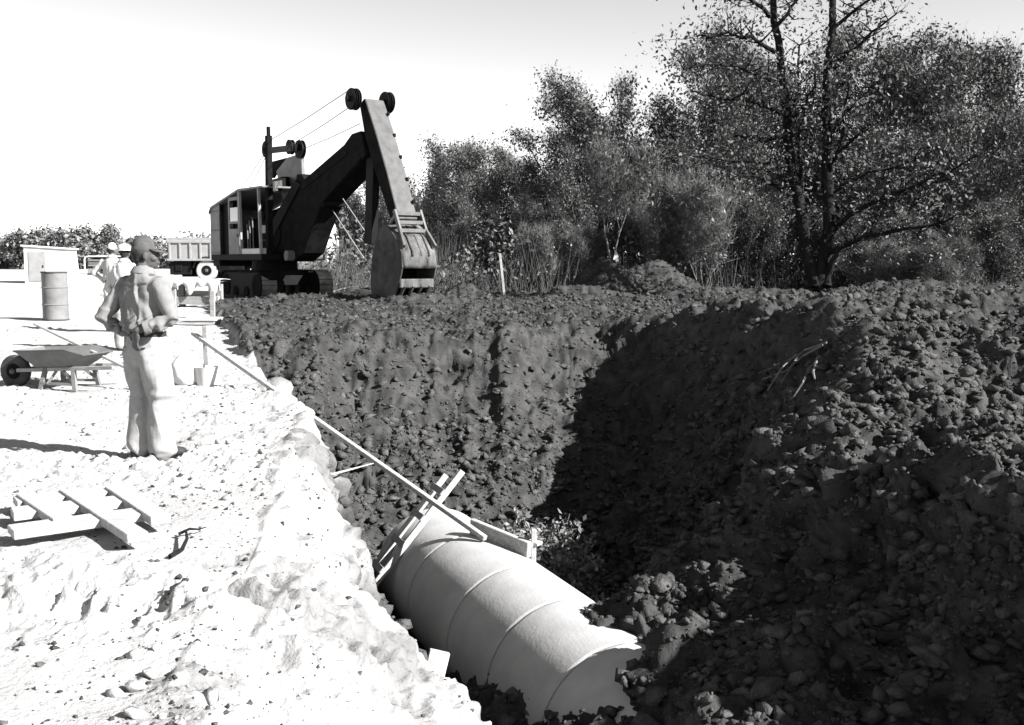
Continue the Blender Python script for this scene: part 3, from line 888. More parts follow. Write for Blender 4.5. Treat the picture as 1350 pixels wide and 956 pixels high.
# white site hut behind the boom
p = at(400, 350, 52); p.z = gz(p.x, p.y)
o = thing("site_hut", "white gabled site trailer standing behind the excavator boom", "hut", p, R(-6))
mb = MB()
mb.prism([(-1.6, 0, .55), (1.25, 0, .55), (1.25, 0, 2.10), (-1.6, 0, 2.10)], (0, 2.2, 0))
wl_ = mb.build("wall", M['white_paint'], o, bevel=.01)
mb = MB(); mb.prism([(-1.6, -.03, 2.12), (1.27, -.03, 2.12), (.98, -.03, 3.1), (-1.3, -.03, 3.1)], (0, 2.26, 0)); mb.build("roof", M['white_paint'], o, bevel=.01)
mb = MB(); mb.box((-.16, -.02, 2.10), (2.86, .1, .05)); mb.build("eave_strip", M['dark_paint'], o)
mb = MB(); mb.box((-.1, 1.1, .48), (3.1, 2.3, .12)); mb.build("floor_frame", M['dark_paint'], o)
for xx in (-.9, .9):
    for yy in (.1, 2.0):
        wheel(o, "wheel", (xx, yy, .32), .32, .2, M['rubber'])
mb = MB(); mb.box((-.7, -.02, 1.35), (.7, .03, 1.4)); dr = mb.build("door", M['bed_paint'], o)
mb = MB(); mb.box((-.45, -.05, 1.3), (.05, .04, .12)); mb.build("handle", M['dark_paint'], dr)

# pale panel hut at the far left
p = at(64, 366, 46); p.z = gz(p.x, p.y)
o = thing("tool_shed", "white boxy tool shed at the left edge of the site", "shed", p, R(10))
mb = MB(); mb.prism([(-1.0, 0, 0), (.98, 0, 0), (.86, 0, 1.5), (-1.0, 0, 1.62)], (0, 1.6, 0)); mb.build("wall", M['white_paint'], o, bevel=.01)
mb = MB(); mb.prism([(-1.1, -.08, 1.64), (.95, -.08, 1.50), (.95, -.08, 1.57), (-1.1, -.08, 1.71)], (0, 1.76, 0)); mb.build("roof", M['canvas'], o)
mb = MB(); mb.box((-.45, -.02, .75), (.7, .04, 1.3)); dr = mb.build("door", M['bed_paint'], o)
mb = MB(); mb.box((-.2, -.05, .75), (.04, .04, .1)); mb.build("handle", M['dark_paint'], dr)

p = at(74, 424, 24); p.z = gz(p.x, p.y)
o = thing("steel_drum", "upright tall steel drum standing on the sand at the left edge", "drum", p)
mb = MB(); mb.lathe((0, 0, 0), (0, 0, 1), [(0, .26), (.03, .28), (.35, .28), (.37, .295), (.39, .28), (.75, .28), (.77, .295), (.79, .28), (1.1, .28), (1.13, .26)], 32); dm = mb.build("drum_body", M['mid_paint'], o, smooth=True)
for hh in (.0, 1.11):
    mb = MB(); mb.lathe((0, 0, hh), (0, 0, 1), [(0, .28), (0, .298), (.03, .298), (.03, .28)], 32, close=True); mb.build("rim", M['rubber'], o, smooth=True)

# tarpaulin over a trestle, plank stack below it
p = on_z(262, 414, .2); p = at(258, 412, 29.0); p.z = gz(p.x, p.y)
o = thing("trestle", "low plank trestle under the white tarpaulin beside the excavator track", "trestle", p, R(-4))
for xx in (-.62, .50):
    mb = MB(); mb.beam((xx, -.02, 0), (xx, -.02, .72), .16, .14, up=(0, 1, 0)); mb.build("leg", M['oldwood'], o, bevel=.01)
    mb = MB(); mb.beam((xx, .6, 0), (xx, .6, .72), .16, .14, up=(0, 1, 0)); mb.build("leg", M['oldwood'], o, bevel=.01)
for k in range(4):
    mb = MB(); mb.box((-.02, .02 + k * .2, .745), (1.4, .19, .045)); mb.build("plank", M['oldwood'], o, bevel=.005)
for k in range(2):
    mb = MB(); mb.box((-.05, .1 + .4 * k, .2), (1.15, .25, .22)); mb.build("beam", M['oldwood'], o, bevel=.01)
# the tarpaulin
NX, NZ = 48, 14
V = []; F = []
for i in range(NX + 1):
    u = i / NX; x = -.85 + 1.62 * u
    hem = .20 + .09 * math.sin(u * 15.5 + .6) + .05 * math.sin(u * 29 + 1) + (.12 if u > .96 else 0)
    for j in range(NZ + 1):
        v = j / NZ
        if v < .5:
            y = .75 - .86 * v / .5; z = .80 + .012 * math.sin(x * 9 + y * 5)
        else:
            q = (v - .5) / .5
            y = -.11 - .03 * math.sin(q * 3) - .04 * q * math.sin(u * 31); z = .80 - hem * q * 1.35
        V.append((x, y, z))
for i in range(NX):
    for j in range(NZ):
        a = i * (NZ + 1) + j
        F.append((a, a + 1, a + NZ + 2, a + NZ + 1))
mb = MB((0, 0, 0)); mb.add(V, F)
ob = mb.build("tarpaulin", M['canvas'], None, smooth=True)
ob.location = p; ob.rotation_euler = (0, 0, R(-4))
s_ = ob.modifiers.new("thick", 'SOLIDIFY'); s_.thickness = .012
tag(ob, "white tarpaulin with a ragged hem draped over the low trestle", "tarpaulin")

p = at(259, 438, 22.5); p.z = gz(p.x, p.y)
o = thing("plank_stack", "stack of broad pale planks lying flat in front of the tarpaulin", "planks", p, R(-3))
for k in range(4):
    mb = MB(); mb.box((0, .05 + .26 * k, .12), (.86 - .04 * (k % 2), .25, .05)); mb.build("plank", M['wood'], o, bevel=.006)
    mb = MB(); mb.box((.01, .05 + .26 * k, .045), (.84, .25, .05)); mb.build("plank", M['wood'], o, bevel=.006)
p = at(281, 437, 24.5); p.z = gz(p.x, p.y) - .05
mb = MB(); mb.beam(p, p + Vector((.01, 0, .72)), .11, .09, up=(0, 1, 0))
tag(mb.build("post", M['oldwood'], bevel=.008), "short thick post standing behind the plank stack", "post")

# sack, bucket, shovel right of the man
p = on_z(250, 509, .0); p = at(247, 508, 12.6); p.z = gz(p.x, p.y)
bmx = bmesh.new(); bmesh.ops.create_icosphere(bmx, subdivisions=4, radius=1)
for v in bmx.verts:
    c = v.co; n3 = math.sin(c.x * 5 + 1) * math.sin(c.y * 4) * math.sin(c.z * 6 + 2)
    zz = max(c.z, -.75)
    k = 1.0 if zz < .25 else 1 - .75 * (zz - .25) ** 1.2
    v.co = Vector((c.x * .19 * k * (1 + .12 * n3), c.y * .15 * k * (1 + .1 * n3), (zz + .75) * .25))
me = bpy.data.meshes.new("cement_sack"); bmx.to_mesh(me); bmx.free()
for pl in me.polygons: pl.use_smooth = True
ob = link("cement_sack", me, M['sack']); ob.location = p; ob.rotation_euler = (0, 0, .4)
tag(ob, "bulging white paper sack slumped on the sand next to the bucket", "sack")
p = at(273, 508, 12.6); p.z = gz(p.x, p.y) - .01
o = thing("bucket", "pale metal bucket standing on the sand beside the white sack", "bucket", p)
mb = MB(); mb.lathe((0, 0, 0), (0, 0, 1), [(0, .02), (0, .115), (.01, .12), (.24, .152), (.25, .158), (.25, .145), (.02, .11), (.02, .02)], 32); mb.build("pail", M['white_paint'], o, smooth=True)
mb = MB(); mb.tube([(.15 * math.cos(a), .02 - .05 * math.sin(a), .24 - .11 * math.sin(a)) for a in [math.pi * k / 12 for k in range(13)]], .006, 6); mb.build("handle", M['steel'], o)
q = p0 + (p1 - p0) * .057
z_ = gz(q.x, q.y)
mb = MB(); mb.beam((q.x, q.y + .055, z_ - .1), (q.x - .02, q.y + .055, q.z + .20), .055, .05, up=(0, 1, 0))
tag(mb.build("support_post", M['oldwood'], bevel=.005), "short dark post behind the bucket holding up the end of the long pole", "post")

# wheelbarrow
p = at(90, 508, 12.4); p.z = gz(p.x, p.y)
o = thing("wheelbarrow", "old steel tray wheelbarrow on splayed legs left of the man", "wheelbarrow", p, R(-12))
rim_ = [(-.52, -.28, .47), (.20, -.32, .50), (.42, -.30, .44), (.42, .30, .44), (.2, .32, .50), (-.52, .28, .47)]
bt = [(-.32, -.16, .27), (.12, -.19, .28), (.20, -.18, .28), (.20, .18, .28), (.12, .19, .28), (-.32, .16, .27)]
V = rim_ + bt; F = [tuple(range(6, 12))] + [(k, (k + 1) % 6, 6 + (k + 1) % 6, 6 + k) for k in range(6)]
mb = MB(); mb.add(V, F); t_ = mb.build("tray", M['mid_paint'], o)
s_ = t_.modifiers.new("t", 'SOLIDIFY'); s_.thickness = .012
mb = MB(); mb.tube([Vector(q) for q in rim_] + [Vector(rim_[0])], .012, 6); mb.build("tray_rim", M['steel'], t_)
for s in (-1, 1):
    mb = MB(); mb.beam((-.62, s * .10, .22), (.80, s * .27, .30), .045, .045); mb.build("handle", M['oldwood'], o, bevel=.005)
    mb = MB(); mb.beam((.26, s * .24, .0), (.22, s * .20, .28), .04, .05, up=(1, 0, 0)); mb.beam((-.22, s * .22, .0), (-.18, s * .16, .27), .04, .05, up=(1, 0, 0))
    mb.beam((.25, s * .23, .08), (-.21, s * .21, .08), .03, .03); mb.beam((.0, s * .17, .27), (-.12, s * .22, .08), .03, .03); mb.beam((.02, s * .18, .27), (.23, s * .22, .12), .03, .03)
    mb.build("leg", M['mid_paint'], o)
wheel(o, "wheel", (-.72, 0, .20), .20, .09, M['rubber'])
p0 = at(45, 427, 13.4); p1 = at(205, 503, 11.9)
mb = MB(); mb.tube([p0, p1], [.018, .022], 8)
tag(mb.build("shovel", M['wood'], smooth=True), "long light wooden shovel shaft slanting across the wheelbarrow tray", "shovel")

# ------------------------------------------------------------------ wooden form panel on the sand
fpz = .055
def fp(px, py, z): return on_z(px, py, z)
o = thing("form_panel", "lattice panel of crossed pale boards lying on the sand at lower left", "form panel", fp(130, 685, 0))
off = o.location
def board(a, b, wd, z, t=.05):
    a = fp(a[0], a[1], z); b = fp(b[0], b[1], z)
    mb = MB(off); mb.beam(a, b, wd, t); mb.build("board", M['wood'], o, bevel=.004)
for a, b in (((20, 663), (176, 645)), ((16, 678), (190, 658)), ((14, 702), (206, 675))):
    board(a, b, .19, .082, .045)
for a, b in (((90, 649), (182, 709)), ((150, 645), (212, 686)), ((34, 655), (84, 688))):
    board(a, b, .11, .094, .05)
# twigs
def twig(name, pts, r0, label, cat, m):
    mb = MB(); n = len(pts); mb.tube(pts, [r0 * (1 - .7 * k / (n - 1)) for k in range(n)], 6)
    return tag(mb.build(name, m, smooth=True), label, cat)
def gpt(px, py, h=.01):
    q = on_z(px, py, 0); z = gz(q.x, q.y)
    q = on_z(px, py, z); return Vector((q.x, q.y, gz(q.x, q.y) + h))
twig("root", [gpt(224, 739, .02), gpt(240, 732, .03), gpt(247, 722, .05), gpt(246, 713, .05), gpt(240, 708, .03)], .014, "dark curved root sticking out of the sand by the form panel", "root", M['bark'])
twig("root", [gpt(236, 711, .03), gpt(250, 709, .05), gpt(262, 707, .04), gpt(272, 702, .03)], .010, "thin dark root lying flat across the sand right of the curved root", "root", M['bark'])
twig("stick", [at(412, 632, 9.0) + Vector((0, 0, .05)), at(440, 625, 9.5), at(492, 611, 10.6)], .018, "pale stick bridging the gap from sand bank to dark soil", "stick", M['wood'])

# ================================================================== trees
def grow_tree(seed, h, r0, trunks=1, lean=.06, limb0=.25, nl=9, spread=.38, leaves=5000, lsz=.09, up=.55, crown=.32, bare=0.0):
    """returns (trunk mesh, crown mesh): tapered stems with limbs and twigs, and single leaves round the twigs"""
    g = random.Random(seed); ns = np.random.RandomState(seed)
    mb = MB(); anchors = []

    def limb(p, d, L_, r, lev):
        n = 5 if lev else 8
        pts = [p.copy()]; dd = d.copy()
        for k in range(n):
            dd = (dd + Vector((g.gauss(0, .13), g.gauss(0, .13), g.gauss(.03 + .05 * lev, .08)))).normalized()
            pts.append(pts[-1] + dd * (L_ / n))
        rr = [max(r * (1 - .82 * k / n), .004) for k in range(n + 1)]
        mb.tube(pts, rr, 7 if lev == 0 else (5 if lev == 1 else 3), cap=False)
        if lev >= 2:
            for k in range(1, n + 1): anchors.append((pts[k], .5 + .5 * k / n))
            return
        if lev == 1:
            for k in range(2, n + 1): anchors.append((pts[k], .6))
        m = nl if lev == 0 else 6
        for k in range(m):
            f = limb0 + (1 - limb0) * (k + g.random() * .8) / m if lev == 0 else .25 + .75 * (k + .5) / m
            f = min(f, .98); i = int(f * n); q = pts[i].lerp(pts[i + 1], f * n - i)
            a = g.random() * 6.283 if lev == 0 else g.random() * 6.283
            t = pts[i + 1] - pts[i]; t.normalize()
            s = t.orthogonal().normalized(); s = (s * math.cos(a) + t.cross(s) * math.sin(a))
            e = (s * (1 - up) + t * up + Vector((0, 0, .12))).normalized()
            ln = (spread * h * (1.05 - .72 * f) if lev == 0 else L_ * .55 * (1.15 - .6 * f)) * g.uniform(.7, 1.2)
            limb(q, e, ln, rr[i] * (.5 if lev == 0 else .55), lev + 1)
    for t in range(trunks):
        a = 6.283 * t / trunks + g.random()
        ln = lean if trunks == 1 else lean + .14
        limb(Vector((math.cos(a), math.sin(a), 0)) * (.12 * (trunks > 1)) + Vector((0, 0, -.15)), Vector((math.cos(a) * ln, math.sin(a) * ln, 1)).normalized(), h * g.uniform(.82, 1), r0 * g.uniform(.7, 1), 0)
    A = np.array([tuple(p) for p, _ in anchors]); W = np.array([w_ for _, w_ in anchors])
    if leaves:
        keep = ns.rand(len(A)) > bare; A = A[keep]; W = W[keep]
        c = ns.choice(len(A), leaves, p=W / W.sum())
        P = A[c] + ns.randn(leaves, 3) * crown * np.array([1, 1, .8])
        cr = leaf_mesh(P, lsz, ns)
    else:
        cr = None
    # fine twigs
    nt_ = len(A) * 5
    c = ns.randint(0, len(A), nt_); P0 = A[c] + ns.randn(nt_, 3) * .12
    d = ns.randn(nt_, 3) * .35 + np.array([0, 0, .55]); d /= np.linalg.norm(d, axis=1)[:, None]
    P1 = P0 + d * (.25 + .5 * ns.rand(nt_))[:, None]
    s_ = ns.randn(nt_, 3); s_ -= d * (s_ * d).sum(1)[:, None]; s_ *= (.006 / np.linalg.norm(s_, axis=1))[:, None]
    T = np.stack([P0 - s_, P0 + s_, P1], 1).reshape(-1, 3)
    V = np.concatenate([np.array([tuple(p) for p in mb.v]), T]); n0 = len(mb.v)
    me = bpy.data.meshes.new("trunk"); me.from_pydata(V.tolist(), [], mb.f + [(n0 + 3 * i, n0 + 3 * i + 1, n0 + 3 * i + 2) for i in range(nt_)])
    for pl in me.polygons: pl.use_smooth = True
    return me, cr


def leaf_mesh(P, lsz, ns, name="crown"):
    n = len(P)
    sz = lsz * (.55 + .9 * ns.rand(n))[:, None]
    u = ns.randn(n, 3); u /= np.linalg.norm(u, axis=1)[:, None]
    v = ns.randn(n, 3); v -= u * (u * v).sum(1)[:, None]; v /= np.linalg.norm(v, axis=1)[:, None]
    w_ = np.cross(u, v)
    q = np.stack([P - u * sz, P + v * sz * .5 + w_ * sz * .12, P + u * sz, P - v * sz * .5 + w_ * sz * .12], 1)
    return new_mesh_np(name, q.reshape(-1, 3), quads=np.arange(4 * n).reshape(-1, 4))


def tree(name, label, meshes, m1, m2, loc, rz, sc_, group):
    o = thing(name, label, "tree", loc, rz, group); o.scale = (sc_[0], sc_[0], sc_[1])
    t = bpy.data.objects.new("trunk", meshes[0]); COL.objects.link(t); t.parent = o
    if not meshes[0].materials: meshes[0].materials.append(m1)
    if meshes[1]:
        c = bpy.data.objects.new("crown", meshes[1]); COL.objects.link(c); c.parent = o
        if not meshes[1].materials: meshes[1].materials.append(m2)
    return o


GRP = "trees of the wood edge behind the trench"
KT = {'bushy': (grow_tree(1, 6.6, .08, 3, limb0=.12, nl=11, leaves=9500, lsz=.056, crown=.30), "bushy many-stemmed leafy tree in the wood edge"),
      'tall': (grow_tree(2, 8.5, .10, 1, limb0=.3, nl=14, spread=.3, leaves=7500, lsz=.062, crown=.32), "tall single-stemmed leafy tree in the wood edge"),
      'airy': (grow_tree(3, 8.0, .09, 2, limb0=.2, nl=12, spread=.34, leaves=4300, lsz=.066, crown=.30, bare=.25), "airy sparse-leaved tree in the wood edge"),
      'thicket': (grow_tree(4, 5.0, .05, 5, limb0=.1, nl=10, spread=.34, leaves=7000, lsz=.055, crown=.26), "low thicket-like tree at the wood edge"),
      'bare': (grow_tree(5, 4.2, .035, 6, limb0=.15, nl=9, spread=.3, leaves=900, lsz=.07, crown=.2, up=.75), "nearly bare pale brushy sapling at the wood edge")}
# (kind, photo column, distance, photo row of its top)
TR = [('thicket', 452, 60, 262), ('bushy', 478, 62, 246), ('bushy', 505, 58, 232), ('tall', 532, 62, 225), ('bushy', 556, 55, 208), ('bushy', 585, 57, 212),
      ('tall', 612, 52, 204), ('bushy', 640, 50, 186), ('bushy', 664, 49, 184), ('tall', 690, 52, 196), ('airy', 716, 48, 216), ('bushy', 735, 50, 212),
      ('thicket', 600, 44, 262), ('thicket', 560, 46, 270), ('bushy', 640, 45, 240), ('thicket', 690, 43, 262), ('thicket', 730, 42, 268),
      ('airy', 786, 45, 150), ('airy', 752, 46, 168), ('tall', 800, 43, 104), ('airy', 822, 44, 112), ('airy', 852, 45, 128), ('bushy', 780, 42, 205), ('bushy', 846, 41, 215), ('airy', 880, 46, 150),
      ('tall', 905, 42, 96), ('bushy', 925, 41, 180), ('airy', 950, 44, 70), ('tall', 985, 46, 52), ('bushy', 1000, 42, 190), ('tall', 1030, 48, 60), ('airy', 1065, 46, 50),
      ('bushy', 1055, 42, 200), ('tall', 1110, 45, 58), ('bushy', 1110, 41, 190), ('airy', 1150, 42, 62), ('tall', 1190, 44, 70), ('bushy', 1165, 39, 180), ('bushy', 1215, 38, 165),
      ('tall', 1240, 41, 66), ('airy', 1270, 39, 60), ('bushy', 1262, 36, 170), ('tall', 1300, 42, 60), ('airy', 1335, 40, 58), ('bushy', 1320, 36, 160), ('bushy', 1380, 38, 130),
      ('thicket', 895, 40, 240), ('thicket', 960, 39, 255), ('thicket', 1025, 38, 262), ('thicket', 1130, 36, 275), ('thicket', 1200, 34, 290), ('thicket', 1255, 32, 285), ('thicket', 1310, 32, 270),
      ('bare', 716, 38, 298), ('bare', 752, 38, 308), ('bare', 775, 39, 300), ('bare', 880, 38, 235), ('bare', 905, 38, 225), ('bare', 930, 37, 240), ('bare', 1160, 32, 320), ('bare', 1215, 31, 325), ('bare', 1265, 31, 315)]
HT = {}
for k in KT:
    a = KT[k][0][1] if KT[k][0][1] else KT[k][0][0]
    HT[k] = float(np.percentile(np.array([v.co.z for v in a.vertices]), 99))
PLACE = [(470, "behind the boom"), (500, "seen between boom and stick"), (545, "behind the stick"), (600, "just right of the bucket"), (652, "left of the survey stake"), (700, "right of the survey stake"),
         (790, "left of the mound sapling"), (860, "behind the mound sapling"), (935, "right of the mound sapling"), (1022, "left of the forked tree"), (1120, "behind the forked tree"),
         (1180, "right of the forked tree"), (1250, "near the right end of the bank"), (2000, "at the right edge of the photo")]
KW = {'bushy': "bushy many-stemmed leafy tree", 'tall': "tall single-stemmed leafy tree", 'airy': "airy sparse-leaved tree", 'thicket': "low thicket-like tree", 'bare': "nearly bare pale sapling"}
LB = {}
for i, (k, px, d, py) in enumerate(TR):
    LB.setdefault((k, next(t for e, t in PLACE if px < e)), []).append(i)
TL = {}
for (k, t), ids in LB.items():
    ids.sort(key=lambda i: TR[i][1])
    for j, i in enumerate(ids):
        pre = "" if len(ids) == 1 else (("left " if j == 0 else "right ") if len(ids) == 2 else ["leftmost ", "middle ", "rightmost ", "farthest right "][j])
        TL[i] = pre + KW[k] + " in the wood edge " + t
for i, (k, px, d, py) in enumerate(TR):
    p = at(px, 372, d); p.z = gz(p.x, p.y) - .05
    hh = (at(px, py, d).z - p.z) / HT[k]
    wd = min(max(hh, .75), 1.35) * rnd.uniform(.9, 1.1)
    nm = {'bushy': 'bushy_tree', 'tall': 'tall_tree', 'airy': 'airy_tree', 'thicket': 'thicket_tree', 'bare': 'bare_sapling'}[k]
    tree(nm, TL[i], KT[k][0], M['palebark'] if k == 'bare' else M['twigbark'], M['leaf_pale'] if k == 'bare' else M['leaf'], p, rnd.uniform(0, 6.28), (wd, hh), GRP + " (" + nm.replace('_', ' ') + ")")
# the far tree line at the left
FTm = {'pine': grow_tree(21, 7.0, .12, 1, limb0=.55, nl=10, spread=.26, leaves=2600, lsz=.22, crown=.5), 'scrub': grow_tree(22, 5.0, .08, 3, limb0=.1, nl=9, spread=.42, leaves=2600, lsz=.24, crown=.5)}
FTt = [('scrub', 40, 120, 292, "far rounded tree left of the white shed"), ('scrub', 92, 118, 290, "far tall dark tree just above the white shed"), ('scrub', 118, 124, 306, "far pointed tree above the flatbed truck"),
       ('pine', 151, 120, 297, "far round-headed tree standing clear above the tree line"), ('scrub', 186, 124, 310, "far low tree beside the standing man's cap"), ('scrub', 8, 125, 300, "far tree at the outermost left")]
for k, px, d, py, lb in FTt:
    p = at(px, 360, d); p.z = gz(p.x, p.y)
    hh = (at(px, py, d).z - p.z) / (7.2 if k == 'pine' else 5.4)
    tree("far_tree", lb, FTm[k], M['bark'], M['leaf_hazed'], p, rnd.uniform(0, 6), (hh * 1.15, hh), "far trees behind the site")
# masses behind: nobody could count them
ns = np.random.RandomState(5)
def mass(name, label, n, fx, fy, fh, lsz, m, low=0.0):
    x = fx(ns.rand(n)); y = fy(x, ns.rand(n)); h = fh(x) * (1 + .18 * np.sin(x * .9) + .12 * np.sin(x * 2.3 + 1))
    z = .3 + low + h * ns.rand(n) ** .8
    o = link(name, leaf_mesh(np.stack([x, y, z], 1), lsz, ns, name), m)
    return tag(o, label, None, None, "stuff")
mass("distant_scrub", "low scrub closing the far left horizon", 17000, lambda u: -75 + 62 * u, lambda x, u: 126 + 12 * u, lambda x: 3.9 + 0 * x, .34, M['leaf_hazed'])
mass("far_wood", "dark wood behind the nearer trees", 26000, lambda u: -14 + 62 * u, lambda x, u: 60 + 10 * u, lambda x: np.interp(x, [-14, -8, 0, 6, 14, 45], [3.2, 4.0, 4.4, 5.0, 6.0, 6.5]), .26, M['leaf'])
# undergrowth: upright dry stems and low leaves in front of the wood
n = 9000
x = ns.uniform(-8, 26, n); y = 36.5 + 6 * ns.rand(n) - .12 * np.maximum(x - 6, 0)
hh = .35 + 1.5 * ns.rand(n) ** 1.6 * (1 + .5 * np.sin(x * 1.7))
P0 = np.stack([x, y, np.full(n, .25)], 1); dx = ns.randn(n, 2) * .5 * hh[:, None] * .6
P1 = P0 + np.stack([dx[:, 0], dx[:, 1], hh], 1)
wv = np.array([.007, .003, 0]); wv2 = np.array([.003, .001, 0])
q = np.stack([P0 - wv, P0 + wv, P1 + wv2, P1 - wv2], 1)
tag(link("dry_stems", new_mesh_np("dry_stems", q.reshape(-1, 3), quads=np.arange(4 * n).reshape(-1, 4)), M['brush']), "dry upright weed stems along the foot of the wood", None, None, "stuff")
n = 16000
x = ns.uniform(-8, 26, n); y = 37 + 7 * ns.rand(n) - .12 * np.maximum(x - 6, 0); z = .3 + 1.9 * ns.rand(n) ** 1.5 * (1 + .5 * np.sin(x * 1.1 + 2))
tag(link("undergrowth", leaf_mesh(np.stack([x, y, z], 1), .10, ns, "undergrowth"), M['leaf']), "dark leafy undergrowth at the foot of the wood", None, None, "stuff")
n = 5000
x = ns.uniform(9, 24, n); y = 27.5 + 3.2 * ns.rand(n) + .05 * x; z = .3 + .45 * ns.rand(n) ** 1.4 * np.clip((x - 10) / 4, .15, 1)
tag(link("weeds", leaf_mesh(np.stack([x, y, z], 1), .06, ns, "weeds"), M['leaf_pale']), "pale weeds growing along the right end of the bank", None, None, "stuff")

# the big forked tree, limb by limb
BD = 30.0
bt = thing("forked_tree", "big dark tree with two tall trunks forking from one base at the right", "tree", (0, 0, 0))
b0_ = at(1074, 374, BD); b0_.z = gz(b0_.x, b0_.y) - .1
bt.location = b0_
tm = MB(b0_); anch = []
g = random.Random(77)
def bl(pts, r0, r1, dz0=0.0, dz1=0.0, n=8, sub=True, name=None):
    Q = []
    m = len(pts)
    for i in range((m - 1) * 3 + 1):
        f = i / 3; k = min(int(f), m - 2); t = f - k
        px = pts[k][0] + (pts[k + 1][0] - pts[k][0]) * t; py = pts[k][1] + (pts[k + 1][1] - pts[k][1]) * t
        F_ = i / ((m - 1) * 3)
        Q.append(at(px, py, BD + dz0 + (dz1 - dz0) * F_) + Vector((g.gauss(0, .03), g.gauss(0, .05), g.gauss(0, .02))))
    rr = [r0 + (r1 - r0) * (i / (len(Q) - 1)) for i in range(len(Q))]
    tm.tube(Q, rr, n, cap=False)
    if sub:
        for i in range(2, len(Q)):
            anch.append(Q[i])
            for _ in range(3):
                d = Vector((g.gauss(0, 1), g.gauss(0, 1), g.gauss(.35, .7))).normalized()
                L_ = g.uniform(.5, 1.5); P_ = [Q[i]]
                for s in range(3):
                    d = (d + Vector((g.gauss(0, .25), g.gauss(0, .25), g.gauss(.05, .2)))).normalized(); P_.append(P_[-1] + d * L_ / 3)
                tm.tube(P_, [rr[i] * .45 + .006, rr[i] * .3 + .005, .006, .004], 4, cap=False)
                anch.extend(P_[1:])
bl([(1073, 378), (1057, 300), (1043, 230), (1036, 160), (1028, 82), (1020, 0), (1015, -70)], .18, .08, 0, .5, 10, False)
bl([(1080, 378), (1091, 300), (1093, 220), (1089, 150), (1090, 82), (1097, 10), (1100, -70)], .19, .08, 0, -.4, 10, False)
bl([(1066, 364), (1061, 290), (1056, 210), (1051, 140), (1053, 60)], .09, .03, .3, .9, 7, True)
bl([(1088, 378), (1096, 345), (1110, 325)], .14, .05, -.1, -.4, 7, False)
LIMBS = [[(1092, 262), (1118, 240), (1150, 226), (1195, 218), (1230, 200)], [(1093, 312), (1120, 282), (1160, 262), (1210, 243), (1250, 226), (1290, 205)],
         [(1094, 332), (1130, 316), (1180, 303), (1230, 298), (1262, 285)], [(1094, 225), (1106, 200), (1130, 180), (1146, 165)], [(1091, 178), (1108, 158), (1128, 135), (1150, 115), (1170, 98)],
         [(1106, 200), (1112, 170), (1118, 120), (1122, 85)], [(1090, 140), (1075, 128), (1050, 130), (1030, 140)], [(1090, 100), (1120, 70), (1150, 40), (1180, 20)], [(1096, 40), (1130, 10), (1170, -15)],
         [(1040, 258), (1016, 240), (990, 230), (960, 236)], [(1036, 220), (1004, 214), (965, 212), (930, 205), (900, 208)], [(1035, 182), (1000, 183), (955, 180), (920, 192)],
         [(1032, 150), (1005, 140), (975, 130), (940, 128), (910, 120)], [(1028, 116), (1004, 98), (970, 88), (930, 84), (900, 92)], [(1024, 70), (990, 50), (955, 45), (925, 50)], [(1018, 20), (985, 0), (950, -5)],
         [(1036, 165), (1060, 140), (1075, 100)], [(1022, 40), (1045, 10), (1060, -30)]]
for i, L_ in enumerate(LIMBS):
    bl(L_, .085 if i < 3 else .065, .022, -.1, g.uniform(-2.6, -.3), 6, True)
me = bpy.data.meshes.new("trunk"); me.from_pydata([tuple(p) for p in tm.v], [], tm.f)
for pl in me.polygons: pl.use_smooth = True
link("trunk", me, M['bark'], bt)
A = np.array([tuple(p - b0_) for p in anch])
c = ns.randint(0, len(A), 13000)
link("crown", leaf_mesh(A[c] + ns.randn(13000, 3) * np.array([.42, .6, .34]) + np.array([0, .7, 0]), .06, ns), M['leaf'], bt)

# pale sapling and small markers on the far mound
p = at(741, 366, 34.5); p = at(806, 352, 33.6); p.z = gz(p.x, p.y) - .03
sp_ = grow_tree(31, 3.4, .04, 2, limb0=.3, nl=8, spread=.45, leaves=700, lsz=.07, crown=.22)
tree("sapling", "slender sapling with spreading limbs standing on the top of the far mound", sp_, M['palebark'], M['leaf'], p, 1.0, (1, 1.25), None)
p = at(812, 341, 33.2)
mb = MB(); mb.add([p + Vector((-.10, 0, 0)), p + Vector((.10, .04, 0)), p + Vector((.06, .02, .24)), p + Vector((-.02, 0, .36)), p + Vector((0, .12, 0))], [(0, 1, 2, 3), (1, 4, 2), (4, 0, 3), (4, 3, 2), (0, 4, 1)])
z_ = gz(p.x, p.y); ob = mb.build("paper_scrap", M['sack']); ob.location.z = z_ - p.z + .02
tag(ob, "crumpled white paper scrap on the far soil mound by the sapling", "paper")
p = at(666, 368, 31); z_ = gz(p.x, p.y); t_ = at(659, 334, 31)
mb = MB(); mb.beam((p.x, p.y, z_ - .15), t_, .07, .05, up=(0, 1, 0))
tag(mb.build("survey_stake", M['wood'], bevel=.004), "pale survey stake leaning in the soil before the wood", "stake")
p = at(611, 352, 30.6); z_ = gz(p.x, p.y)
twig("stick", [(p.x - .15, p.y, z_), (p.x - .17, p.y, z_ + .25), (p.x - .18, p.y + .03, z_ + .5)], .02, "thin dark stick upright on the soil left of the survey stake", "stick", M['bark'])

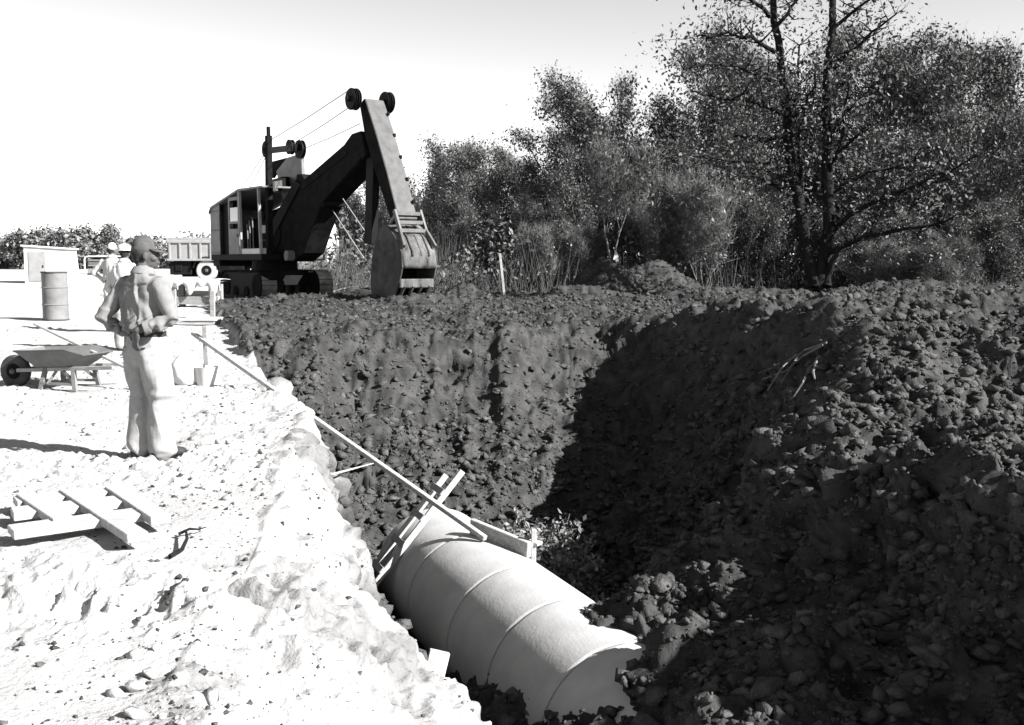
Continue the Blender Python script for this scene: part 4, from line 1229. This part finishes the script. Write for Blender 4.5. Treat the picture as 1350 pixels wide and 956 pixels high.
# dead roots hanging on the shaded right wall
rt = thing("root_bundle", "bundle of bare pale roots hanging on the shaded right wall", "roots", at(1040, 480, 13.5))
o_ = rt.location.copy()
g = random.Random(4)
mb = MB(o_)
for pts in ([(1090, 452), (1060, 462), (1045, 480), (1030, 505)], [(1085, 455), (1058, 470), (1035, 490), (1005, 500)], [(1082, 470), (1068, 485), (1058, 505), (1045, 525)], [(1050, 468), (1032, 484), (1012, 515)], [(1078, 472), (1072, 490), (1074, 500)], [(1062, 462), (1046, 472), (1020, 484), (1000, 492)]):
    Q = []
    for (px, py) in pts:
        v = ray(px, py)
        # find the wall along this ray
        best = None
        for k in range(60):
            d = 7 + .15 * k; q = Vector((0, 0, EYE)) + v * (d / v.y)
            if q.z < gz(q.x, q.y) + .06: best = q; break
        if best is None: best = Vector((0, 0, EYE)) + v * (13.0 / v.y)
        Q.append(best - v * .22)
    mb.tube(Q, [.016 - .003 * k for k in range(len(Q))], 5)
mb.build("root", M['palebark'], rt, smooth=True)

# leafy weeds beside the pipe
def bush(name, label, spots, n, lsz, m, stems=20):
    A = []
    base_ = Vector(spots[0][0]); o = thing(name, label, "shrub", base_)
    mb = MB(base_)
    for (c, r, hgt) in spots:
        c = Vector(c)
        for k in range(stems):
            a = g.random() * 6.28; q = c + Vector((math.cos(a), math.sin(a), 0)) * r * g.random() * .6
            d = Vector((math.cos(a) * .5, math.sin(a) * .5, 1)).normalized(); P_ = [q]
            for s in range(4):
                d = (d + Vector((g.gauss(0, .2), g.gauss(0, .2), g.gauss(-.05, .1)))).normalized(); P_.append(P_[-1] + d * hgt / 4 * g.uniform(.7, 1.1))
            mb.tube(P_, [.008, .007, .006, .005, .003], 4, cap=False); A.extend(P_[1:])
    mb.build("stem", M['palebark'], o)
    A = np.array([tuple(p - base_) for p in A])
    c = ns.randint(0, len(A), n)
    link("leaves", leaf_mesh(A[c] + ns.randn(n, 3) * .05, lsz, ns, "leaves"), m, o)
    return o
def sp(px, py, d):
    q = at(px, py, d); q.z = max(gz(q.x, q.y), -2.4) - .03; return tuple(q)
bush("weed_shrub", "low tangle of small-leaved weeds along the right side of the pipe", [(sp(655, 712, 11.7), .4, .55), (sp(645, 700, 12.3), .35, .5), (sp(690, 705, 11.9), .45, .6), (sp(700, 735, 11.1), .4, .55), (sp(735, 725, 11.2), .45, .65), (sp(745, 755, 10.5), .4, .5), (sp(785, 760, 10.1), .4, .5), (sp(800, 770, 9.7), .3, .4)], 5200, .034, M['leaf_pale'], 18)
bush("leafy_shoot", "upright leafy shoot with bright leaves catching sun before the shaded wall", [(sp(745, 745, 11.0), .12, 1.0), (sp(778, 745, 10.6), .1, .75)], 240, .042, M['leaf_pale'], 4)

# ================================================================== people
def remesh(bm_src, vox, smooth_it=4, fold=None, name="m"):
    me = bpy.data.meshes.new(name); bm_src.to_mesh(me)
    o = bpy.data.objects.new(name, me); COL.objects.link(o)
    r = o.modifiers.new("r", 'REMESH'); r.mode = 'VOXEL'; r.voxel_size = vox
    s = o.modifiers.new("s", 'SMOOTH'); s.iterations = smooth_it; s.factor = .5
    dg = bpy.context.evaluated_depsgraph_get(); dg.update()
    m2 = bpy.data.meshes.new_from_object(o.evaluated_get(dg))
    bpy.data.objects.remove(o); bpy.data.meshes.remove(me)
    m2.name = name
    n = len(m2.vertices)
    co = np.zeros(n * 3, dtype=np.float32); m2.vertices.foreach_get("co", co); co = co.reshape(-1, 3).astype(float)
    if fold is not None:
        no = np.zeros(n * 3, dtype=np.float32); m2.vertices.foreach_get("normal", no); no = no.reshape(-1, 3)
        co = co + no * fold(co)[:, None]
        m2.vertices.foreach_set("co", co.astype(np.float32).ravel())
    m2.polygons.foreach_set("use_smooth", np.ones(len(m2.polygons), dtype=bool))
    m2.update()
    return m2


class Body:
    def __init__(self): self.mb = MB()

    def limb(self, pts, rad, n=14):
        """round-ended limb through pts, rad = list of r or (rx, ry)"""
        P = [Vector(p) for p in pts]; rr = [r if hasattr(r, '__len__') else (r, r) for r in rad]
        d0 = (P[1] - P[0]).normalized(); d1 = (P[-1] - P[-2]).normalized()
        r0, r1 = rr[0], rr[-1]
        P = [P[0] - d0 * max(r0) * .75, P[0] - d0 * max(r0) * .4] + P + [P[-1] + d1 * max(r1) * .4, P[-1] + d1 * max(r1) * .75]
        rr = [(r0[0] * .35, r0[1] * .35), (r0[0] * .8, r0[1] * .8)] + rr + [(r1[0] * .8, r1[1] * .8), (r1[0] * .35, r1[1] * .35)]
        V = []; F = []; ref = Vector((1, 0, 0))
        for i, p in enumerate(P):
            d = (P[min(i + 1, len(P) - 1)] - P[max(i - 1, 0)]).normalized()
            s = ref - d * ref.dot(d)
            if s.length < .1: s = Vector((0, 1, 0)) - d * d.y
            s.normalize(); t = d.cross(s)
            for k in range(n):
                a = 2 * math.pi * k / n
                V.append(p + s * math.cos(a) * rr[i][0] + t * math.sin(a) * rr[i][1])
        for i in range(len(P) - 1):
            for k in range(n):
                k2 = (k + 1) % n; F.append((i * n + k, i * n + k2, (i + 1) * n + k2, (i + 1) * n + k))
        F.append(tuple(range(n - 1, -1, -1))); F.append(tuple((len(P) - 1) * n + k for k in range(n)))
        self.mb.add(V, F); return self

    def ell(self, c, r, M_=None, n=16):
        V = []; F = []
        m = n // 2
        for i in range(m + 1):
            th = math.pi * i / m
            for k in range(n):
                a = 2 * math.pi * k / n
                p = Vector((r[0] * math.sin(th) * math.cos(a), r[1] * math.sin(th) * math.sin(a), r[2] * math.cos(th)))
                if M_ is not None: p = M_ @ p
                V.append(p + Vector(c))
        for i in range(m):
            for k in range(n):
                k2 = (k + 1) % n; F.append((i * n + k, (i + 1) * n + k, (i + 1) * n + k2, i * n + k2))
        self.mb.add(V, F); return self

    def bm(self):
        me = bpy.data.meshes.new("t"); me.from_pydata([tuple(p) for p in self.mb.v], [], self.mb.f)
        b = bmesh.new(); b.from_mesh(me); bpy.data.meshes.remove(me)
        bmesh.ops.remove_doubles(b, verts=b.verts, dist=1e-5)
        bmesh.ops.recalc_face_normals(b, faces=b.faces); return b


def person(label, loc, face, pose, head_yaw, shirt_m, trouser_m, hat, hat_m, skin_m, vox=.011, sc_=1.0):
    """local frame: x to the person's right, y forward; face = ground direction the chest points to"""
    o = thing("person", label, "person", loc, math.atan2(face[1], face[0]) - math.pi / 2); o.scale = (sc_,) * 3
    HY_ = Matrix.Rotation(-head_yaw, 3, 'Z'); HC = Vector((0, .02, 1.62))
    def H(x, y, z): return HY_ @ Vector((x, y, z)) + HC
    B = Body()
    # head with face
    B.ell(H(0, -.012, .025), (.074, .095, .10), HY_); B.ell(H(0, .022, -.045), (.060, .066, .075), HY_); B.ell(H(0, .062, -.085), (.030, .026, .024), HY_)
    B.limb([H(0, .088, .012), H(0, .106, -.022)], [.010, .015], 10); B.ell(H(0, .094, -.058), (.024, .012, .008), HY_); B.ell(H(0, .092, -.070), (.020, .011, .007), HY_)
    for s in (-1, 1):
        B.ell(H(s * .078, -.005, -.012), (.010, .022, .034), HY_); B.ell(H(s * .032, .078, .018), (.020, .016, .012), HY_); B.ell(H(s * .045, .052, -.03), (.026, .028, .024), HY_)
    B.ell(H(0, .082, .035), (.052, .016, .010), HY_)
    B.limb([(0, -.015, 1.42), H(0, -.02, -.06)], [.062, .058])
    # trunk and legs beneath the clothes
    B.limb([(0, 0, .92), (0, 0, 1.08), (0, 0, 1.28), (0, -.01, 1.40)], [(.155, .10), (.145, .10), (.165, .105), (.15, .09)])
    for s in (-1, 1):
        kx, ky = pose.get('foot', {}).get(s, (0, 0))
        B.limb([(s * .09, 0, .9), (s * .1 + kx * .5, .02 + ky * .5, .5), (s * .11 + kx, ky, .08)], [.085, .058, .045])
        B.limb([(s * .11 + kx, ky - .05, .045), (s * .125 + kx, ky + .15, .035)], [(.040, .035), (.042, .028)])
        sh = Vector((s * .19, -.01, 1.40)); el = Vector(pose['elbow'][s]); wr = Vector(pose['wrist'][s]); hd = Vector(pose['hand'][s]).normalized()
        B.limb([sh, el, wr], [.052, .042, .028])
        pn = Vector(pose.get('palm', {}).get(s, (0, 1, 0))); pn = (pn - hd * pn.dot(hd)).normalized(); sd = hd.cross(pn)
        if sd.dot(Vector(pose.get('thumb', {}).get(s, (0, 1, 0)))) < 0: sd = -sd
        pc_ = wr + hd * .055
        Mx = Matrix((sd, pn, hd)).transposed()
        B.ell(pc_, (.043, .018, .058), Mx, 12)
        for f, (off_, ln_) in enumerate(((.030, .070), (.010, .080), (-.010, .074), (-.029, .058))):
            q = pc_ + sd * off_ + hd * .045
            B.limb([q, q + hd * ln_ * .5 + pn * .006, q + hd * ln_ * .8 + pn * .028], [.0098, .0088, .0078], 8)
        q = pc_ + sd * .036 - hd * .022
        B.limb([q, q + sd * .026 + hd * .032, q + sd * .026 + hd * .062 + pn * .012], [.012, .0105, .009], 8)
    me = remesh(B.bm(), .0068 if vox < .02 else .012, 2, None, "body"); link("body", me, skin_m, o)
    # shoes
    for s in (-1, 1):
        kx, ky = pose.get('foot', {}).get(s, (0, 0))
        S = Body(); S.limb([(s * .11 + kx, ky - .07, .05), (s * .115 + kx, ky + .05, .055), (s * .128 + kx, ky + .17, .04)], [(.047, .05), (.052, .052), (.052, .036)])
        S.limb([(s * .11 + kx, ky - .04, .06), (s * .11 + kx, ky - .04, .13)], [.05, .05])
        link("shoe", remesh(S.bm(), .009, 2, None, "shoe"), M['leather'], o)
    # trousers
    T = Body()
    T.limb([(0, -.005, .84), (0, -.012, .92), (0, -.005, 1.0)], [(.178, .13), (.182, .138), (.168, .122)], 22)
    for s in (-1, 1):
        kx, ky = pose.get('foot', {}).get(s, (0, 0))
        T.limb([(s * .088, -.015, .86), (s * .098, .0, .70), (s * .106 + kx * .5, .02 + ky * .5, .50), (s * .107 + kx * .8, ky * .8, .25), (s * .11 + kx, ky, .085)], [(.104, .124), (.110, .118), (.106, .112), (.104, .110), (.104, .116)], 20)
    ph_ = rnd.uniform(0, 50)
    def tf(c):
        x_, y_, z_ = c[:, 0], c[:, 1], c[:, 2]
        low = np.clip((.30 - z_) / .25, 0, 1) + .8 * np.exp(-((z_ - .52) / .09) ** 2) + .9 * np.exp(-((z_ - .82) / .06) ** 2)
        return (.009 * vnoise(x_ * 5 + ph_, y_ * 5, z_ * 3, 3) + .015 * low * vnoise(x_ * 6 + ph_, y_ * 6 + z_ * 5, z_ * 17, 4) + .022 * (.4 - np.abs(vnoise(x_ * 11 + z_ * 3, y_ * 11 + ph_, z_ * 3, 5))))
    tr_ = link("trousers", remesh(T.bm(), vox, 3, tf, "trousers"), trouser_m, o)
    Bt = MB()
    Bt.lathe((0, -.005, .985), (0, 0, 1), [(0, .168), (0, .180), (.038, .180), (.038, .168)], 40, close=True)
    for v in Bt.v: v.y = -.005 + (v.y + .005) * .75
    Bt.build("belt", M['leather'], tr_, smooth=True)
    for s in (-1, 1):
        pk = MB(); pk.tube([(s * .03, -.140, .90), (s * .08, -.146, .893), (s * .13, -.118, .90)], .005, 6); pk.build("pocket_edge", M['leather'] if s == 1 else trouser_m, tr_, smooth=True)
    # shirt
    S = Body()
    S.limb([(0, -.005, 1.03), (0, -.015, 1.08), (0, -.01, 1.2), (0, -.012, 1.32), (0, -.016, 1.41), (0, -.015, 1.465)], [(.178, .134), (.206, .158), (.206, .150), (.212, .142), (.204, .116), (.10, .086)], 24)
    for s in (-1, 1):
        el = Vector(pose['elbow'][s]); wr = Vector(pose['wrist'][s]); sh = Vector((s * .188, -.012, 1.392))
        cut = el.lerp(wr, pose.get('sleeve', .82))
        S.limb([sh, sh.lerp(el, .5), el, el.lerp(cut, .6), cut], [(.078, .084), .065, .056, .052, .048], 18)
    def sf(c):
        x_, y_, z_ = c[:, 0], c[:, 1], c[:, 2]
        arm = np.clip((np.abs(x_) - .19) / .05, 0, 1); hem = np.exp(-((z_ - 1.05) / .05) ** 2)
        back = np.clip(-y_ / .05, 0, 1)
        pleat = -.011 * np.exp(-((np.abs(x_) - .085 - .05 * (1.25 - z_)) / .011) ** 2) * back * np.clip((1.40 - z_) / .05, 0, 1) - .007 * np.exp(-((z_ - 1.385 - .04 * np.abs(x_)) / .008) ** 2) * back * (np.abs(x_) < .17)
        seam = -.010 * np.exp(-((np.abs(x_) - .19 - .15 * np.clip(1.36 - z_, 0, .2)) / .010) ** 2) * (z_ > 1.2)
        gather = .010 * np.exp(-((z_ - 1.09) / .05) ** 2) * np.sin(x_ * 95 + 8 * np.sin(z_ * 20 + ph_)) * (1 - arm)
        return (pleat + seam + gather + .008 * vnoise(x_ * 5 + ph_, y_ * 5, z_ * 4, 7) + .026 * (1 - arm) * (.35 - np.abs(vnoise(x_ * 15 + z_ * 5 + ph_, y_ * 15 - z_ * 3, z_ * 1.6, 8)) ** .8) + .010 * (1 - arm) * vnoise(x_ * 9, y_ * 9, z_ * 16 + x_ * 14, 12)
                + .012 * arm * (.4 - np.abs(vnoise(x_ * 7 + z_ * 6, y_ * 7 + ph_, z_ * 18, 9))) + .04 * hem * vnoise(x_ * 22, y_ * 22, z_ * 8 + ph_, 10))
    sh_ = link("shirt", remesh(S.bm(), vox, 3, sf, "shirt"), shirt_m, o)
    for s in (-1, 1):                                     # rolled cuffs
        el = Vector(pose['elbow'][s]); wr = Vector(pose['wrist'][s]); d = (wr - el).normalized(); c_ = el.lerp(wr, pose.get('sleeve', .82)) + d * .03
        cf = MB(); cf.lathe(c_ - d * .03, d, [(0, .044), (.004, .056), (.045, .055), (.052, .048), (.045, .040)], 22, close=True); cf.build("cuff", shirt_m, sh_, smooth=True)
    cl = MB(); cl.lathe((0, -.012, 1.462), (0, .12, 1), [(0, .086), (.008, .098), (.02, .097), (.062, .074), (.056, .066), (0, .066)], 28, close=True); cl.build("collar", shirt_m, sh_, smooth=True)
    # hair and hat
    Hh = Body(); Hh.ell(H(0, -.028, .022), (.078, .088, .094), HY_); Hh.ell(H(0, -.055, -.03), (.060, .046, .05), HY_)
    link("hair", remesh(Hh.bm(), .009, 2, lambda c: .003 * vnoise(c[:, 0] * 90, c[:, 1] * 90, c[:, 2] * 60, 4), "hair"), M['hair'], o)
    K = Body()
    if hat == 'cap':
        K.limb([H(0, -.014, .040), H(0, -.012, .085)], [(.084, .104), (.078, .094)], 26)
        hm = link("cap", remesh(K.bm(), .008, 3, lambda c: .004 * vnoise(c[:, 0] * 22, c[:, 1] * 22, c[:, 2] * 14, 6), "cap"), hat_m, o)
        V = []; F = []
        for i in range(9):
            a = math.pi * (.12 + .76 * i / 8)
            V.append(H(.086 * math.cos(a), .098 * math.sin(a) - .012, .045)); V.append(H(.080 * math.cos(a), .178 * math.sin(a) ** .8 - .012, .030 - .01 * math.sin(a)))
        for i in range(8): F.append((2 * i, 2 * i + 1, 2 * i + 3, 2 * i + 2))
        bb = MB(); bb.add(V, F); bo = bb.build("bill", hat_m, hm, smooth=True); q = bo.modifiers.new("t", 'SOLIDIFY'); q.thickness = .006
    else:
        K.ell(H(0, -.01, .07), (.112, .130, .088), HY_); 
        b_ = K.bm(); bmesh.ops.bisect_plane(b_, geom=b_.verts[:] + b_.edges[:] + b_.faces[:], plane_co=H(0, 0, .045), plane_no=(0, 0, -1), clear_outer=True)
        me = bpy.data.meshes.new("hat"); b_.to_mesh(me); b_.free()
        for pl in me.polygons: pl.use_smooth = True
        hm = link("hat", me, hat_m, o); q = hm.modifiers.new("t", 'SOLIDIFY'); q.thickness = .006
        bb = MB(); bb.lathe(H(0, -.005, .040), (0, 0, 1), [(0, .100), (0, .150), (.008, .150), (.014, .105)], 36, close=True); bb.build("brim", hat_m, hm, smooth=True)
    return o


# man in the foreground: seen from behind, looking right, one hand behind him, the other at his left hip
p = on_z(199, 606, 0); p.z = gz(p.x, p.y) - .005
person("man in grey cap and khaki shirt seen from behind, one hand behind his back", p, (.54, .84),
       {'elbow': {-1: (-.285, -.19, 1.13), 1: (.31, .0, 1.13)}, 'wrist': {-1: (-.225, .03, .985), 1: (.13, -.19, 1.04)}, 'hand': {-1: (.10, .28, -1), 1: (-.25, .02, -1)},
        'palm': {-1: (1, 0, .1), 1: (0, 1, 0)}, 'thumb': {-1: (0, 1, 0), 1: (-1, 0, 0)}, 'foot': {-1: (.01, .0), 1: (-.02, .05)}, 'sleeve': .62},
       R(38), M['shirt'], M['trousers'], 'cap', M['cap'], M['skin'], .009, .975)
p = at(168, 448, 17.0); p.z = gz(p.x, p.y)
person("man in a round white hat half hidden behind the man in the cap", p, (.1, 1),
       {'elbow': {-1: (-.26, -.03, 1.12), 1: (.26, -.03, 1.12)}, 'wrist': {-1: (-.24, .12, .92), 1: (.24, .12, .92)}, 'hand': {-1: (0, .2, -1), 1: (0, .2, -1)}, 'palm': {-1: (1, 0, 0), 1: (-1, 0, 0)}},
       R(-10), M['whiteshirt'], M['trousers'], 'hat', M['hardhat'], M['skin_dark'], .02)
p = at(152, 436, 20.5); p.z = gz(p.x, p.y)
person("man in a white shirt with his elbow out, farthest of the three men", p, (.3, 1),
       {'elbow': {-1: (-.40, -.10, 1.17), 1: (.27, -.03, 1.12)}, 'wrist': {-1: (-.22, .04, 1.00), 1: (.24, .12, .92)}, 'hand': {-1: (.5, .4, -.7), 1: (0, .2, -1)}, 'palm': {-1: (1, 0, 0), 1: (-1, 0, 0)}},
       R(25), M['whiteshirt'], M['whiteshirt'], 'cap', M['hardhat'], M['skin_dark'], .02)
